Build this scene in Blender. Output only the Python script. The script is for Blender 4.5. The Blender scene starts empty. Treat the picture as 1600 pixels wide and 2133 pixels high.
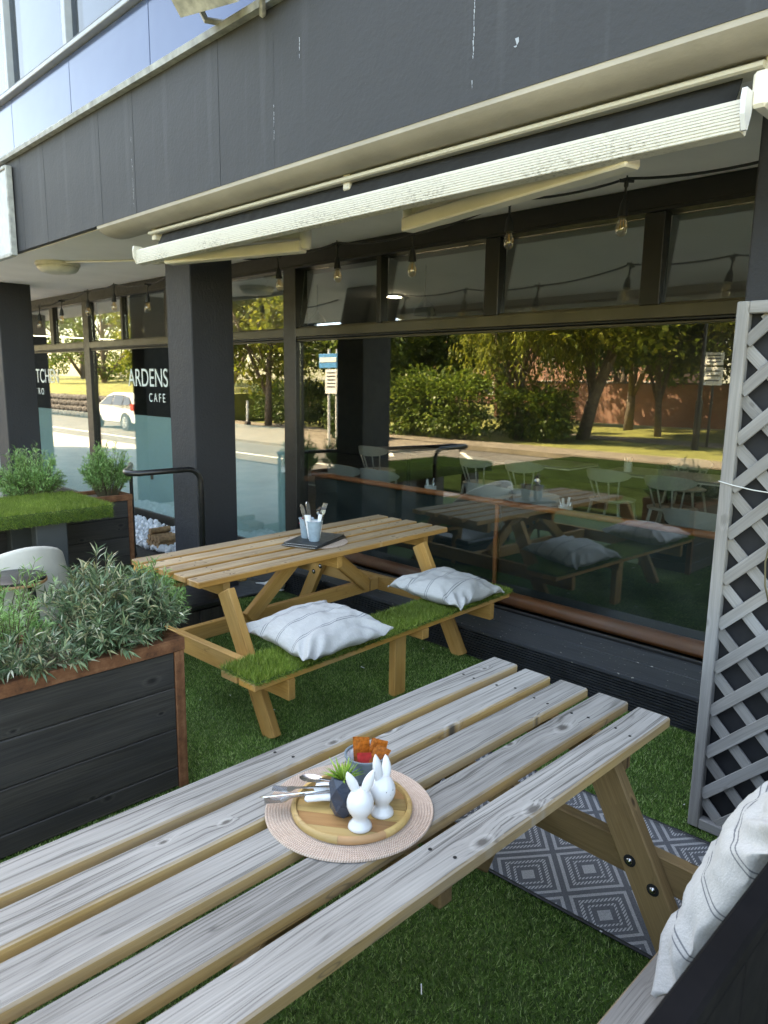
import bpy, bmesh, math, random
import numpy as np
from mathutils import Vector, Matrix, Euler, noise

random.seed(7)
RNG = np.random.default_rng(7)
PI = math.pi
rad = math.radians
scene = bpy.context.scene
COL = scene.collection

# ------------------------------------------------------------------ camera
cam_data = bpy.data.cameras.new("camera")
cam = bpy.data.objects.new("camera", cam_data)
COL.objects.link(cam)
scene.camera = cam
cam_data.sensor_fit = 'HORIZONTAL'
cam_data.sensor_width = 36.0
cam_data.lens = 36.0 * 1514.83 / 1600.0
cam_data.dof.use_dof = True
cam_data.dof.focus_distance = 2.8
cam_data.dof.aperture_fstop = 9.0
cam_data.clip_start = 0.05
cam_data.clip_end = 2000.0
_p, _y, _r = rad(10.18), rad(45.145), rad(-0.808)
_f = Vector((-math.sin(_y) * math.cos(_p), math.cos(_y) * math.cos(_p), -math.sin(_p)))
_rt = Vector((math.cos(_y), math.sin(_y), 0.0))
_dn = _f.cross(_rt)
_r2 = _rt * math.cos(_r) + _dn * math.sin(_r)
_d2 = -_rt * math.sin(_r) + _dn * math.cos(_r)
_m = Matrix((_r2, -_d2, -_f)).transposed().to_4x4()
_m.translation = Vector((0.0, 0.0, 1.79))
cam.matrix_world = _m

# ------------------------------------------------------------------ light
SUN_EL = rad(50.0)
SUN_AZ = Vector((-0.76, 0.65))          # horizontal direction towards the sun, behind the building
world = bpy.data.worlds.new("World")
scene.world = world
world.use_nodes = True
wnt = world.node_tree
wnt.nodes.clear()
sky = wnt.nodes.new('ShaderNodeTexSky')
sky.sky_type = 'NISHITA'
sky.sun_disc = False
sky.sun_elevation = SUN_EL
sky.sun_rotation = math.atan2(SUN_AZ.x, SUN_AZ.y)
sky.air_density = 1.0
sky.dust_density = 1.2
sky.ozone_density = 1.0
bg = wnt.nodes.new('ShaderNodeBackground')
bg.inputs['Strength'].default_value = 0.14
wo = wnt.nodes.new('ShaderNodeOutputWorld')
wnt.links.new(sky.outputs[0], bg.inputs['Color'])
wnt.links.new(bg.outputs[0], wo.inputs['Surface'])

sun_data = bpy.data.lights.new("sun", 'SUN')
sun_data.energy = 4.5
sun_data.angle = rad(0.6)
sun_data.color = (1.0, 0.90, 0.76)
sun = bpy.data.objects.new("sun", sun_data)
COL.objects.link(sun)
_sd = Vector((-SUN_AZ.x * math.cos(SUN_EL), -SUN_AZ.y * math.cos(SUN_EL), -math.sin(SUN_EL)))
sun.rotation_euler = _sd.to_track_quat('-Z', 'Y').to_euler()
sun.location = (-30, 30, 30)

vs = scene.view_settings
scene.display_settings.display_device = 'sRGB'
vs.view_transform = 'Standard'
vs.look = 'None'
vs.exposure = 3.25
vs.use_white_balance = True          # the camera is balanced for open shade
vs.white_balance_temperature = 9200.0
vs.white_balance_tint = 9.5
vs.gamma = 1.0
vs.use_curve_mapping = False
scene.cycles.max_bounces = 7
scene.cycles.diffuse_bounces = 3
scene.cycles.glossy_bounces = 4
scene.cycles.transmission_bounces = 4
scene.cycles.transparent_max_bounces = 12
scene.cycles.sample_clamp_indirect = 6.0
scene.cycles.use_denoising = True

# ------------------------------------------------------------------ material helpers
class NT:
    def __init__(s, name):
        s.m = bpy.data.materials.new(name)
        s.m.use_nodes = True
        s.t = s.m.node_tree
        s.t.nodes.clear()
        s.out = s.t.nodes.new('ShaderNodeOutputMaterial')
    def n(s, typ, **kw):
        nd = s.t.nodes.new(typ)
        for k, v in kw.items():
            if k.startswith('_'):
                setattr(nd, k[1:], v)
            else:
                s.put(nd, k, v)
        return nd
    def put(s, nd, key, v):
        if isinstance(key, str) and key.startswith('i') and key[1:].isdigit():
            key = int(key[1:])
        if isinstance(key, str):
            key = key.replace('_', ' ')
        inp = nd.inputs[key]
        if hasattr(v, 'is_output') or isinstance(v, bpy.types.NodeSocket):
            s.t.links.new(v, inp)
        elif isinstance(v, bpy.types.Node):
            s.t.links.new(v.outputs[0], inp)
        else:
            if inp.type == 'RGBA' and len(v) == 3:
                v = (*v, 1.0)
            inp.default_value = v
    def math(s, op, a, b=None, c=None, clamp=False):
        nd = s.t.nodes.new('ShaderNodeMath')
        nd.operation = op
        nd.use_clamp = clamp
        s.put(nd, 0, a)
        if b is not None: s.put(nd, 1, b)
        if c is not None: s.put(nd, 2, c)
        return nd.outputs[0]
    def vmath(s, op, a, b=None):
        nd = s.t.nodes.new('ShaderNodeVectorMath')
        nd.operation = op
        s.put(nd, 0, a)
        if b is not None: s.put(nd, 1, b)
        return nd.outputs[0]
    def coord(s, kind='Object'):
        return s.t.nodes.new('ShaderNodeTexCoord').outputs[kind]
    def rnd(s):
        return s.t.nodes.new('ShaderNodeObjectInfo').outputs['Random']
    def noise(s, vec, scale=5.0, detail=3.0, rough=0.55, dist=0.0):
        nd = s.n('ShaderNodeTexNoise', Vector=vec, Scale=scale, Detail=detail, Roughness=rough, Distortion=dist)
        return nd.outputs['Fac']
    def ramp(s, fac, stops, interp='LINEAR'):
        nd = s.t.nodes.new('ShaderNodeValToRGB')
        nd.color_ramp.interpolation = interp
        el = nd.color_ramp.elements
        while len(el) < len(stops): el.new(0.5)
        for e, (p, c) in zip(el, stops):
            e.position = p
            e.color = (*c, 1.0) if len(c) == 3 else c
        s.put(nd, 0, fac)
        return nd.outputs['Color']
    def mix(s, fac, a, b, blend='MIX'):
        nd = s.t.nodes.new('ShaderNodeMix')
        nd.data_type = 'RGBA'
        nd.blend_type = blend
        s.put(nd, 0, fac)
        for idx, v in ((6, a), (7, b)):
            s.put(nd, idx, v)
        return nd.outputs[2]
    def remap(s, v, a, b, c=0.0, d=1.0):
        nd = s.t.nodes.new('ShaderNodeMapRange')
        s.put(nd, 0, v)
        for i, x in enumerate((a, b, c, d)): nd.inputs[i + 1].default_value = x
        return nd.outputs[0]
    def bump(s, h, strength=0.3, dist=0.01):
        nd = s.n('ShaderNodeBump', Strength=strength, Distance=dist, Height=h)
        return nd.outputs[0]
    def principled(s, color, rough=0.6, metal=0.0, normal=None, spec=0.5, **kw):
        nd = s.t.nodes.new('ShaderNodeBsdfPrincipled')
        s.put(nd, 'Base Color', color)
        s.put(nd, 'Roughness', rough)
        s.put(nd, 'Metallic', metal)
        s.put(nd, 'Specular IOR Level', spec)
        if normal is not None: s.put(nd, 'Normal', normal)
        for k, v in kw.items(): s.put(nd, k, v)
        return nd.outputs[0]
    def done(s, sh):
        s.t.links.new(sh, s.out.inputs['Surface'])
        return s.m

def plain(name, color, rough=0.6, metal=0.0, var=0.12, scale=8.0, bump=0.0, bscale=60.0, spec=0.5):
    t = NT(name)
    co = t.coord()
    k = t.noise(co, scale, 4.0)
    c1 = tuple(x * (1 - var) for x in color); c2 = tuple(min(1, x * (1 + var)) for x in color)
    col = t.ramp(k, [(0.3, c1), (0.7, c2)])
    nrm = None
    if bump:
        nrm = t.bump(t.noise(co, bscale, 3.0), bump, 0.004)
    rv = t.remap(t.noise(co, scale * 2.7, 2.0), 0.3, 0.7, rough * 0.85, min(1.0, rough * 1.12))
    return t.done(t.principled(col, rv, metal, nrm, spec))

def wood(name, top_lo, top_hi, side_lo, side_hi, knot, weather=True, knots=1.0, rough=0.7, grain=210.0, bmp=0.5, tints=(0.80, 1.12)):
    """Boards carry their length along local X. Top faces weather to another colour than the sawn edges."""
    t = NT(name)
    tc = t.t.nodes.new('ShaderNodeTexCoord')
    r = t.rnd()
    off = t.n('ShaderNodeCombineXYZ', X=t.math('MULTIPLY', r, 37.0), Y=t.math('MULTIPLY', r, 11.3), Z=t.math('MULTIPLY', r, 5.7))
    v = t.vmath('ADD', tc.outputs['Object'], off.outputs[0])
    sep = t.n('ShaderNodeSeparateXYZ', Vector=v)
    X, Y, Z = sep.outputs
    low = t.noise(t.n('ShaderNodeCombineXYZ', X=t.math('MULTIPLY', X, 1.6), Y=t.math('MULTIPLY', Y, 9.0), Z=t.math('MULTIPLY', Z, 9.0)).outputs[0], 1.0, 3.0)
    kv = t.n('ShaderNodeCombineXYZ', X=t.math('MULTIPLY', X, 5.2), Y=t.math('MULTIPLY', Y, 10.0), Z=0.0).outputs[0]
    vor = t.n('ShaderNodeTexVoronoi', Vector=kv, Scale=1.0)
    vor.voronoi_dimensions = '2D'
    vor.inputs['Randomness'].default_value = 1.0
    gate = t.math('GREATER_THAN', t.n('ShaderNodeSeparateXYZ', Vector=vor.outputs['Color']).outputs[0], 0.72)
    d = t.math('ADD', t.math('MULTIPLY', vor.outputs['Distance'], t.remap(t.n('ShaderNodeSeparateXYZ', Vector=vor.outputs['Color']).outputs[1], 0.0, 1.0, 0.85, 2.0)), t.math('MULTIPLY', t.math('SUBTRACT', 1.0, gate), 2.0))
    kf = t.math('MULTIPLY', t.math('POWER', t.remap(d, 0.0, 0.6, 1.0, 0.0), 2.2), gate)
    W = t.math('ADD', t.math('ADD', t.math('MULTIPLY', Y, grain), t.math('MULTIPLY', low, 9.0)), t.math('MULTIPLY', kf, 5.0 * knots))
    gv = t.n('ShaderNodeCombineXYZ', X=t.math('MULTIPLY', X, 1.3), Y=W, Z=t.math('MULTIPLY', Z, grain)).outputs[0]
    g = t.noise(gv, 1.0, 4.0, 0.6)
    W2 = t.math('ADD', t.math('ADD', t.math('MULTIPLY', Y, grain * 0.3), t.math('MULTIPLY', low, 5.0)), t.math('MULTIPLY', kf, 3.0 * knots))
    g2 = t.noise(t.n('ShaderNodeCombineXYZ', X=t.math('MULTIPLY', X, 0.8), Y=W2, Z=t.math('MULTIPLY', Z, grain * 0.3)).outputs[0], 1.0, 3.0)
    fine = t.noise(t.n('ShaderNodeCombineXYZ', X=t.math('MULTIPLY', X, 7.0), Y=t.math('MULTIPLY', Y, 420.0), Z=t.math('MULTIPLY', Z, 420.0)).outputs[0], 1.0, 2.0)
    patch = t.noise(t.vmath('MULTIPLY', v, (2.0, 7.0, 7.0)), 1.0, 3.0)
    gg = t.math('ADD', t.math('ADD', t.math('MULTIPLY', g, 0.5), t.math('MULTIPLY', g2, 0.3)), t.math('MULTIPLY', fine, 0.2))
    topc = t.ramp(gg, [(0.36, tuple(x * 0.6 for x in top_lo)), (0.425, top_lo), (0.475, tuple((a * 0.35 + b * 0.65) for a, b in zip(top_lo, top_hi))), (0.60, top_hi)])
    topc = t.mix(t.remap(patch, 0.35, 0.7, 0.0, 0.42), topc, tuple(x * 0.72 for x in top_lo))
    sidec = t.ramp(gg, [(0.30, side_lo), (0.66, side_hi)])
    sidec = t.mix(t.remap(patch, 0.42, 0.75, 0.0, 0.45), sidec, tuple(x * 0.55 for x in side_lo))
    sidec = t.mix(t.remap(low, 0.45, 0.68, 0.0, 0.45), sidec, tuple(0.5 * (a_ + b_) for a_, b_ in zip(top_lo, top_hi)))
    if weather:
        nz = t.n('ShaderNodeSeparateXYZ', Vector=tc.outputs['Normal']).outputs[2]
        col = t.mix(t.remap(nz, 0.55, 0.85), sidec, topc)
    else:
        col = sidec
    kc = t.math('MULTIPLY', t.remap(t.math('ADD', d, t.math('MULTIPLY', fine, 0.05)), 0.085, 0.15, 0.92, 0.0), knots, clamp=True)
    ring = t.math('MULTIPLY', t.remap(t.math('ABSOLUTE', t.math('SUBTRACT', d, 0.175)), 0.0, 0.05, 0.35, 0.0), knots, clamp=True)
    col = t.mix(kc, col, knot)
    col = t.mix(ring, col, tuple(min(1, x * 1.25) for x in (top_hi if weather else side_hi)))
    crv = t.n('ShaderNodeCombineXYZ', X=t.math('MULTIPLY', X, 0.9), Y=t.math('ADD', t.math('MULTIPLY', Y, 34.0), t.math('MULTIPLY', low, 3.0)), Z=t.math('MULTIPLY', Z, 8.0)).outputs[0]
    crack = t.remap(t.math('ABSOLUTE', t.math('SUBTRACT', t.noise(crv, 1.0, 1.0), 0.5)), 0.0, 0.012, 0.55, 0.0)
    crack = t.math('MULTIPLY', crack, t.remap(patch, 0.48, 0.60, 0.0, 1.0))
    col = t.mix(crack, col, tuple(x * 0.45 for x in (top_lo if weather else side_lo)))
    tint = t.remap(t.math('FRACT', t.math('MULTIPLY', r, 7.77)), 0.0, 1.0, tints[0], tints[1])
    tv = t.n('ShaderNodeCombineXYZ', X=tint, Y=tint, Z=tint)
    col = t.mix(1.0, col, tv.outputs[0], 'MULTIPLY')
    h = t.math('SUBTRACT', gg, t.math('MULTIPLY', kc, 0.25))
    return t.done(t.principled(col, rough, 0.0, t.bump(h, bmp, 0.0025), 0.35))

def stone_render(name, color, var=0.16, streak=0.5, bmp=0.4, rough=0.75):
    """Painted render: blotches, trowel relief, faint vertical streaks, small pale chips."""
    t = NT(name)
    co = t.coord()
    big = t.noise(co, 1.3, 4.0)
    st = t.noise(t.vmath('MULTIPLY', co, (9.0, 9.0, 0.55)), 1.0, 4.0, 0.6)
    c = t.ramp(big, [(0.3, tuple(x * (1 - var) for x in color)), (0.72, tuple(x * (1 + var) for x in color))])
    c = t.mix(t.remap(st, 0.58, 0.85, 0.0, streak), c, tuple(x * 2.1 for x in color))
    chip = t.noise(t.vmath('MULTIPLY', co, (30.0, 30.0, 9.0)), 1.0, 2.0)
    c = t.mix(t.remap(chip, 0.80, 0.83, 0.0, 0.6), c, (0.42, 0.42, 0.40))
    h = t.math('ADD', t.noise(co, 55.0, 4.0), t.math('MULTIPLY', t.noise(co, 7.0, 3.0), 1.6))
    return t.done(t.principled(c, t.remap(big, 0.3, 0.7, rough * 0.85, rough), 0.0, t.bump(h, bmp, 0.006), 0.4))

def leaf_mat(name, stops, rough=0.5, trans=0.25):
    t = NT(name)
    g = t.t.nodes.new('ShaderNodeNewGeometry')
    col = t.ramp(g.outputs['Random Per Island'], stops)
    pt = t.remap(t.noise(g.outputs['Position'], 2.3, 4.0, 0.6), 0.32, 0.68, 0.72, 1.28)
    col = t.mix(1.0, col, t.n('ShaderNodeCombineXYZ', X=pt, Y=pt, Z=pt).outputs[0], 'MULTIPLY')
    pr = t.principled(col, rough, 0.0, None, 0.35)
    tr = t.n('ShaderNodeBsdfTranslucent', Color=col)
    mx = t.n('ShaderNodeMixShader', Fac=trans)
    t.put(mx, 1, pr); t.put(mx, 2, tr.outputs[0])
    return t.done(mx.outputs[0])

def glass_mat(name, tint, ior, base=0.0):
    t = NT(name)
    co = t.coord()
    wob = t.bump(t.noise(co, 1.1, 1.0), 0.02, 0.02)
    bf = t.t.nodes.new('ShaderNodeNewGeometry').outputs['Backfacing']
    fr = t.n('ShaderNodeFresnel', IOR=t.math('ADD', ior, t.math('MULTIPLY', bf, 1.0 / ior - ior)))
    f = t.math('ADD', fr.outputs[0], base, clamp=True)
    tr = t.n('ShaderNodeBsdfTransparent', Color=tint)
    gl = t.n('ShaderNodeBsdfGlossy', Color=(0.96, 0.98, 0.97), Roughness=0.0, Normal=wob)
    mx = t.n('ShaderNodeMixShader', Fac=f)
    t.put(mx, 1, tr.outputs[0]); t.put(mx, 2, gl.outputs[0])
    return t.done(mx.outputs[0])

M = {}
def build_materials():
    M['grey_wood'] = wood('weathered_grey_wood', (0.125, 0.118, 0.108), (0.34, 0.328, 0.305), (0.40, 0.25, 0.095), (0.56, 0.385, 0.17), (0.075, 0.068, 0.06))
    M['tan_wood'] = wood('tan_wood', (0.20, 0.13, 0.06), (0.33, 0.23, 0.115), (0.21, 0.13, 0.055), (0.34, 0.225, 0.105), (0.07, 0.04, 0.02), weather=False)
    M['honey_top'] = wood('honey_wood_top', (0.29, 0.185, 0.10), (0.52, 0.385, 0.245), (0.46, 0.20, 0.042), (0.63, 0.335, 0.088), (0.10, 0.06, 0.03))
    M['honey_wood'] = wood('honey_wood', (0.4, 0.24, 0.09), (0.6, 0.4, 0.18), (0.38, 0.175, 0.042), (0.60, 0.335, 0.10), (0.13, 0.065, 0.025), weather=False)
    M['trellis_wood'] = wood('trellis_wood', (0.22, 0.22, 0.22), (0.42, 0.42, 0.42), (0.165, 0.155, 0.145), (0.32, 0.305, 0.285), (0.10, 0.09, 0.08), weather=False, knots=0.5)
    M['black_board'] = wood('charred_black_board', (0.012, 0.012, 0.014), (0.045, 0.045, 0.05), (0.019, 0.0165, 0.0145), (0.084, 0.075, 0.067), (0.006, 0.006, 0.007), weather=False, knots=0.8, rough=0.55)
    M['board_wood'] = wood('serving_board_wood', (0.45, 0.28, 0.12), (0.68, 0.50, 0.25), (0.40, 0.22, 0.075), (0.62, 0.44, 0.17), (0.25, 0.12, 0.05), weather=False, knots=0.3, grain=40.0, rough=0.45, tints=(0.5, 1.2))
    M['board_brown'] = wood('serving_board_brown', (0.3, 0.15, 0.06), (0.45, 0.28, 0.12), (0.20, 0.085, 0.03), (0.42, 0.22, 0.085), (0.1, 0.05, 0.02), weather=False, knots=0.3, grain=40.0, rough=0.45)
    M['fascia'] = stone_render('dark_painted_render', (0.039, 0.041, 0.046), bmp=0.35)
    M['column'] = stone_render('dark_column_render', (0.022, 0.023, 0.027), streak=0.15, bmp=0.6)
    M['soffit'] = plain('cream_soffit_paint', (0.80, 0.77, 0.72), 0.75, var=0.06, scale=2.0, bump=0.12)
    M['nosing'] = plain('tan_plaster_nosing', (0.44, 0.40, 0.345), 0.7, var=0.14, scale=3.0, bump=0.3)
    M['coping'] = plain('weathered_lead_coping', (0.34, 0.35, 0.34), 0.7, var=0.35, scale=14.0, bump=0.5)
    M['black_frame'] = plain('black_window_frame', (0.006, 0.006, 0.006), 0.45, var=0.4, scale=9.0, bump=0.15)
    M['bronze'] = plain('bronze_transom', (0.055, 0.046, 0.026), 0.38, var=0.25, scale=4.0)
    M['glass'] = glass_mat('window_glass', (0.91, 0.945, 0.93), 1.8, 0.05)
    M['louvre_glass'] = glass_mat('louvre_glass', (0.86, 0.90, 0.89), 1.9, 0.20)
    M['sky_glass'] = glass_mat('upper_window_glass', (0.5, 0.55, 0.62), 1.5, 0.0)
    t = NT('spandrel_glass'); co = t.coord()
    c = t.ramp(t.noise(co, 1.5, 3.0), [(0.3, (0.055, 0.085, 0.165)), (0.7, (0.075, 0.11, 0.20))])
    M['spandrel'] = t.done(t.principled(c, 0.14, 0.15, None, 0.35))
    M['teal_film'] = plain('frosted_teal_film', (0.30, 0.47, 0.49), 0.6, var=0.06, scale=1.5)
    M['white_letters'] = plain('white_vinyl', (0.62, 0.72, 0.72), 0.5, var=0.05)
    M['grey_panel'] = plain('grey_sign_metal', (0.33, 0.36, 0.40), 0.45, var=0.1)
    M['awning_white'] = None
    t = NT('awning_powder_coat'); co = t.coord()
    dirt = t.noise(t.vmath('MULTIPLY', co, (45.0, 90.0, 160.0)), 1.0, 4.0, 0.7)
    zz = t.n('ShaderNodeSeparateXYZ', Vector=co).outputs[2]
    big = t.noise(co, 2.2, 2.0)
    dm = t.math('MULTIPLY', t.math('MULTIPLY', t.remap(dirt, 0.50, 0.66, 0.0, 1.0), t.remap(big, 0.40, 0.62, 0.15, 1.0)), t.remap(zz, -0.115, -0.05, 1.0, 0.3))
    c = t.mix(dm, (0.62, 0.59, 0.51), (0.13, 0.105, 0.07))
    M['awning_white'] = t.done(t.principled(c, 0.42, 0.0, None, 0.5))
    M['awning_cream'] = plain('awning_arm_cream', (0.80, 0.74, 0.62), 0.45, var=0.1, scale=3.0)
    M['awning_fabric'] = plain('awning_fabric_black', (0.016, 0.017, 0.019), 0.8, var=0.35, scale=5.0, bump=0.3, bscale=20.0)
    M['black_plastic'] = plain('black_rubber_cable', (0.010, 0.010, 0.010), 0.5, var=0.2)
    t = NT('bulb_glass')
    bf = t.t.nodes.new('ShaderNodeNewGeometry').outputs['Backfacing']
    fr = t.n('ShaderNodeFresnel', IOR=t.math('ADD', 1.5, t.math('MULTIPLY', bf, 1 / 1.5 - 1.5)))
    tr = t.n('ShaderNodeBsdfTransparent', Color=(0.95, 0.86, 0.70)); gl = t.n('ShaderNodeBsdfGlossy', Color=(1, 1, 1), Roughness=0.03)
    mx = t.n('ShaderNodeMixShader', Fac=t.math('ADD', fr.outputs[0], 0.10, clamp=True)); t.put(mx, 1, tr.outputs[0]); t.put(mx, 2, gl.outputs[0])
    M['bulb'] = t.done(mx.outputs[0])
    M['filament'] = plain('bulb_filament', (0.55, 0.36, 0.14), 0.4, 0.6)
    M['black_metal'] = plain('black_tube_metal', (0.011, 0.011, 0.012), 0.32, var=0.3, scale=20.0)
    t = NT('corten_rust'); co = t.coord()
    k = t.noise(co, 18.0, 6.0, 0.7)
    k2 = t.noise(t.vmath('MULTIPLY', co, (3.0, 60.0, 60.0)), 1.0, 3.0)
    c = t.ramp(t.math('ADD', t.math('MULTIPLY', k, 0.7), t.math('MULTIPLY', k2, 0.3)), [(0.33, (0.075, 0.033, 0.020)), (0.5, (0.205, 0.083, 0.040)), (0.68, (0.31, 0.145, 0.075))])
    M['rust'] = t.done(t.principled(c, 0.75, 0.15, t.bump(k, 0.4, 0.003), 0.3))
    M['soil'] = plain('grit_soil', (0.17, 0.13, 0.10), 0.95, var=0.75, scale=70.0, bump=1.0, bscale=120.0)
    M['turf'] = plain('turf_backing', (0.045, 0.085, 0.016), 0.9, var=0.5, scale=30.0)
    gs = [(0.0, (0.035, 0.085, 0.014)), (0.45, (0.095, 0.20, 0.034)), (0.72, (0.17, 0.31, 0.062)), (0.85, (0.30, 0.44, 0.13)), (1.0, (0.48, 0.56, 0.26))]
    M['grass'] = leaf_mat('turf_blades', gs, 0.5, 0.2)
    gm = [(0.0, (0.075, 0.13, 0.014)), (0.45, (0.15, 0.235, 0.03)), (0.8, (0.24, 0.33, 0.055)), (1.0, (0.40, 0.43, 0.12))]
    M['mat_grass'] = leaf_mat('mat_blades', gm, 0.5, 0.25)
    M['fern'] = leaf_mat('feathery_leaves', [(0.0, (0.08, 0.18, 0.04)), (0.5, (0.19, 0.37, 0.11)), (0.85, (0.30, 0.50, 0.19)), (1.0, (0.46, 0.62, 0.30))], 0.4, 0.3)
    M['shrub'] = leaf_mat('greygreen_leaves', [(0.0, (0.045, 0.085, 0.040)), (0.4, (0.11, 0.18, 0.095)), (0.72, (0.20, 0.28, 0.15)), (0.88, (0.30, 0.28, 0.14)), (1.0, (0.60, 0.60, 0.46))], 0.34, 0.15)
    M['lime'] = leaf_mat('succulent_leaves', [(0.0, (0.12, 0.26, 0.02)), (1.0, (0.42, 0.60, 0.10))], 0.35, 0.3)
    M['twig'] = plain('plant_stem', (0.10, 0.085, 0.045), 0.8, var=0.3)
    # soft goods
    t = NT('striped_linen'); co = t.coord()
    X = t.n('ShaderNodeSeparateXYZ', Vector=co).outputs[0]
    wv = t.noise(t.vmath('MULTIPLY', co, (260.0, 260.0, 260.0)), 1.0, 2.0)
    wt = t.noise(t.vmath('MULTIPLY', co, (30.0, 420.0, 60.0)), 1.0, 2.0)
    base = t.ramp(t.math('ADD', t.math('MULTIPLY', wv, 0.5), t.math('MULTIPLY', wt, 0.5)), [(0.3, (0.40, 0.395, 0.38)), (0.7, (0.53, 0.525, 0.51))])
    acc = None
    for c0 in (-0.135, 0.0, 0.135):
        for dx in (-0.0065, 0.0065):
            e = t.remap(t.math('ABSOLUTE', t.math('SUBTRACT', X, c0 + dx)), 0.0012, 0.0026, 1.0, 0.0)
            acc = e if acc is None else t.math('MAXIMUM', acc, e)
    c = t.mix(t.math('MULTIPLY', acc, 0.85), base, (0.09, 0.10, 0.12))
    M['linen'] = t.done(t.principled(c, 0.9, 0.0, t.bump(t.math('ADD', wv, t.math('MULTIPLY', t.noise(co, 14.0, 3.0), 3.0)), 0.35, 0.004), 0.1))
    t = NT('woven_placemat'); co = t.coord()
    sp = t.n('ShaderNodeSeparateXYZ', Vector=co)
    rr = t.math('SQRT', t.math('ADD', t.math('MULTIPLY', sp.outputs[0], sp.outputs[0]), t.math('MULTIPLY', sp.outputs[1], sp.outputs[1])))
    an = t.math('ARCTAN2', sp.outputs[1], sp.outputs[0])
    tw = t.math('SINE', t.math('ADD', t.math('MULTIPLY', an, 210.0), t.math('MULTIPLY', rr, 900.0)))
    nz = t.noise(co, 90.0, 3.0)
    c = t.mix(t.remap(t.math('ADD', tw, t.math('MULTIPLY', nz, 1.5)), -0.6, 1.8), (0.33, 0.22, 0.165), (0.64, 0.51, 0.42))
    M['mat'] = t.done(t.principled(c, 0.85, 0.0, t.bump(tw, 0.4, 0.001), 0.2))
    M['ceramic'] = plain('white_ceramic', (0.70, 0.70, 0.70), 0.16, var=0.02)
    M['ceramic_dark'] = plain('dark_eye', (0.02, 0.02, 0.02), 0.4)
    M['navy_pot'] = plain('navy_glazed_pot', (0.040, 0.052, 0.078), 0.28, var=0.15)
    M['slate_bucket'] = plain('slate_blue_enamel', (0.155, 0.205, 0.235), 0.33, var=0.08)
    M['blue_bucket'] = plain('pale_blue_enamel', (0.27, 0.36, 0.43), 0.4, var=0.12, scale=30.0)
    M['steel'] = plain('cutlery_steel', (0.55, 0.55, 0.56), 0.22, 1.0, var=0.1)
    M['napkin'] = plain('paper_napkin', (0.74, 0.75, 0.77), 0.9, var=0.04, bump=0.2)
    M['orange'] = plain('orange_sachet', (0.38, 0.105, 0.016), 0.3, var=0.5, scale=110.0)
    M['red'] = plain('red_sachet', (0.50, 0.03, 0.03), 0.35, var=0.3, scale=60.0)
    M['menu_black'] = plain('black_menu_cover', (0.014, 0.015, 0.017), 0.45, var=0.2)
    M['black_paint'] = plain('black_deck_paint', (0.018, 0.020, 0.023), 0.5, var=0.4, scale=12.0, bump=0.3, bscale=40.0)
    t = NT('worn_black_sill'); co = t.coord()
    gr = t.noise(t.vmath('MULTIPLY', co, (3.0, 90.0, 90.0)), 1.0, 4.0)
    c = t.ramp(gr, [(0.3, (0.020, 0.022, 0.026)), (0.7, (0.050, 0.053, 0.060))])
    sp = t.noise(t.vmath('MULTIPLY', co, (40.0, 60.0, 60.0)), 1.0, 2.0)
    c = t.mix(t.remap(sp, 0.70, 0.73, 0.0, 1.0), c, (0.42, 0.40, 0.34))
    M['sill'] = t.done(t.principled(c, 0.55, 0.0, t.bump(gr, 0.4, 0.003), 0.4))
    M['rope'] = plain('white_twine', (0.65, 0.65, 0.62), 0.9)
    M['backing'] = plain('black_backing_sheet', (0.009, 0.010, 0.013), 0.7, var=0.3, scale=5.0)
    M['fence_black'] = plain('black_fence_paint', (0.004, 0.004, 0.005), 0.8, var=0.3, scale=6.0, spec=0.12)
    # interior
    M['banquette'] = plain('dark_green_upholstery', (0.010, 0.016, 0.018), 0.45, var=0.5, scale=3.0, bump=0.9, bscale=4.0)
    M['leather'] = plain('brown_leather_piping', (0.30, 0.092, 0.032), 0.42, var=0.15, scale=5.0)
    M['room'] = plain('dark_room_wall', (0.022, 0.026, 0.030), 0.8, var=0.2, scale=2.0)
    M['room_floor'] = plain('dark_room_floor', (0.06, 0.055, 0.05), 0.6, var=0.2, scale=3.0)
    M['room_ceiling'] = plain('room_ceiling', (0.82, 0.80, 0.76), 0.8, var=0.05, scale=2.0)
    M['grey_chair'] = plain('pale_grey_chair_paint', (0.32, 0.32, 0.30), 0.5, var=0.05)
    M['table_dark'] = plain('dark_table_laminate', (0.16, 0.16, 0.165), 0.4, var=0.1)
    M['table_edge'] = plain('pale_table_edge', (0.5, 0.5, 0.5), 0.5)
    t = NT('lit_downlight'); em = t.n('ShaderNodeEmission', Color=(1, 0.93, 0.82), Strength=45.0); M['lamp_lit'] = t.done(em.outputs[0])
    # street
    M['asphalt'] = plain('asphalt', (0.095, 0.086, 0.075), 0.9, var=0.25, scale=1.2, bump=0.6, bscale=80.0)
    M['paving'] = plain('street_paving', (0.36, 0.33, 0.285), 0.9, var=0.25, scale=2.5, bump=0.4)
    M['street_path'] = plain('sandy_footpath', (0.17, 0.14, 0.105), 0.95, var=0.3, scale=2.0, bump=0.5)
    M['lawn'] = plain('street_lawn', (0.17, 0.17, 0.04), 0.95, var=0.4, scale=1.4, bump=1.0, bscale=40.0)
    M['verge'] = plain('dark_verge_cover', (0.012, 0.021, 0.007), 1.0, var=0.4, scale=2.0, bump=1.0, bscale=40.0, spec=0.0)  # dark ground cover, near-black as its own even colour
    M['white_line'] = plain('road_paint', (0.62, 0.60, 0.55), 0.8, var=0.15)
    t = NT('brick_wall'); co = t.coord()
    br = t.n('ShaderNodeTexBrick', Vector=t.n('ShaderNodeMapping', Vector=co, Rotation=(PI / 2, 0, 0)).outputs[0], Scale=4.4)
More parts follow.
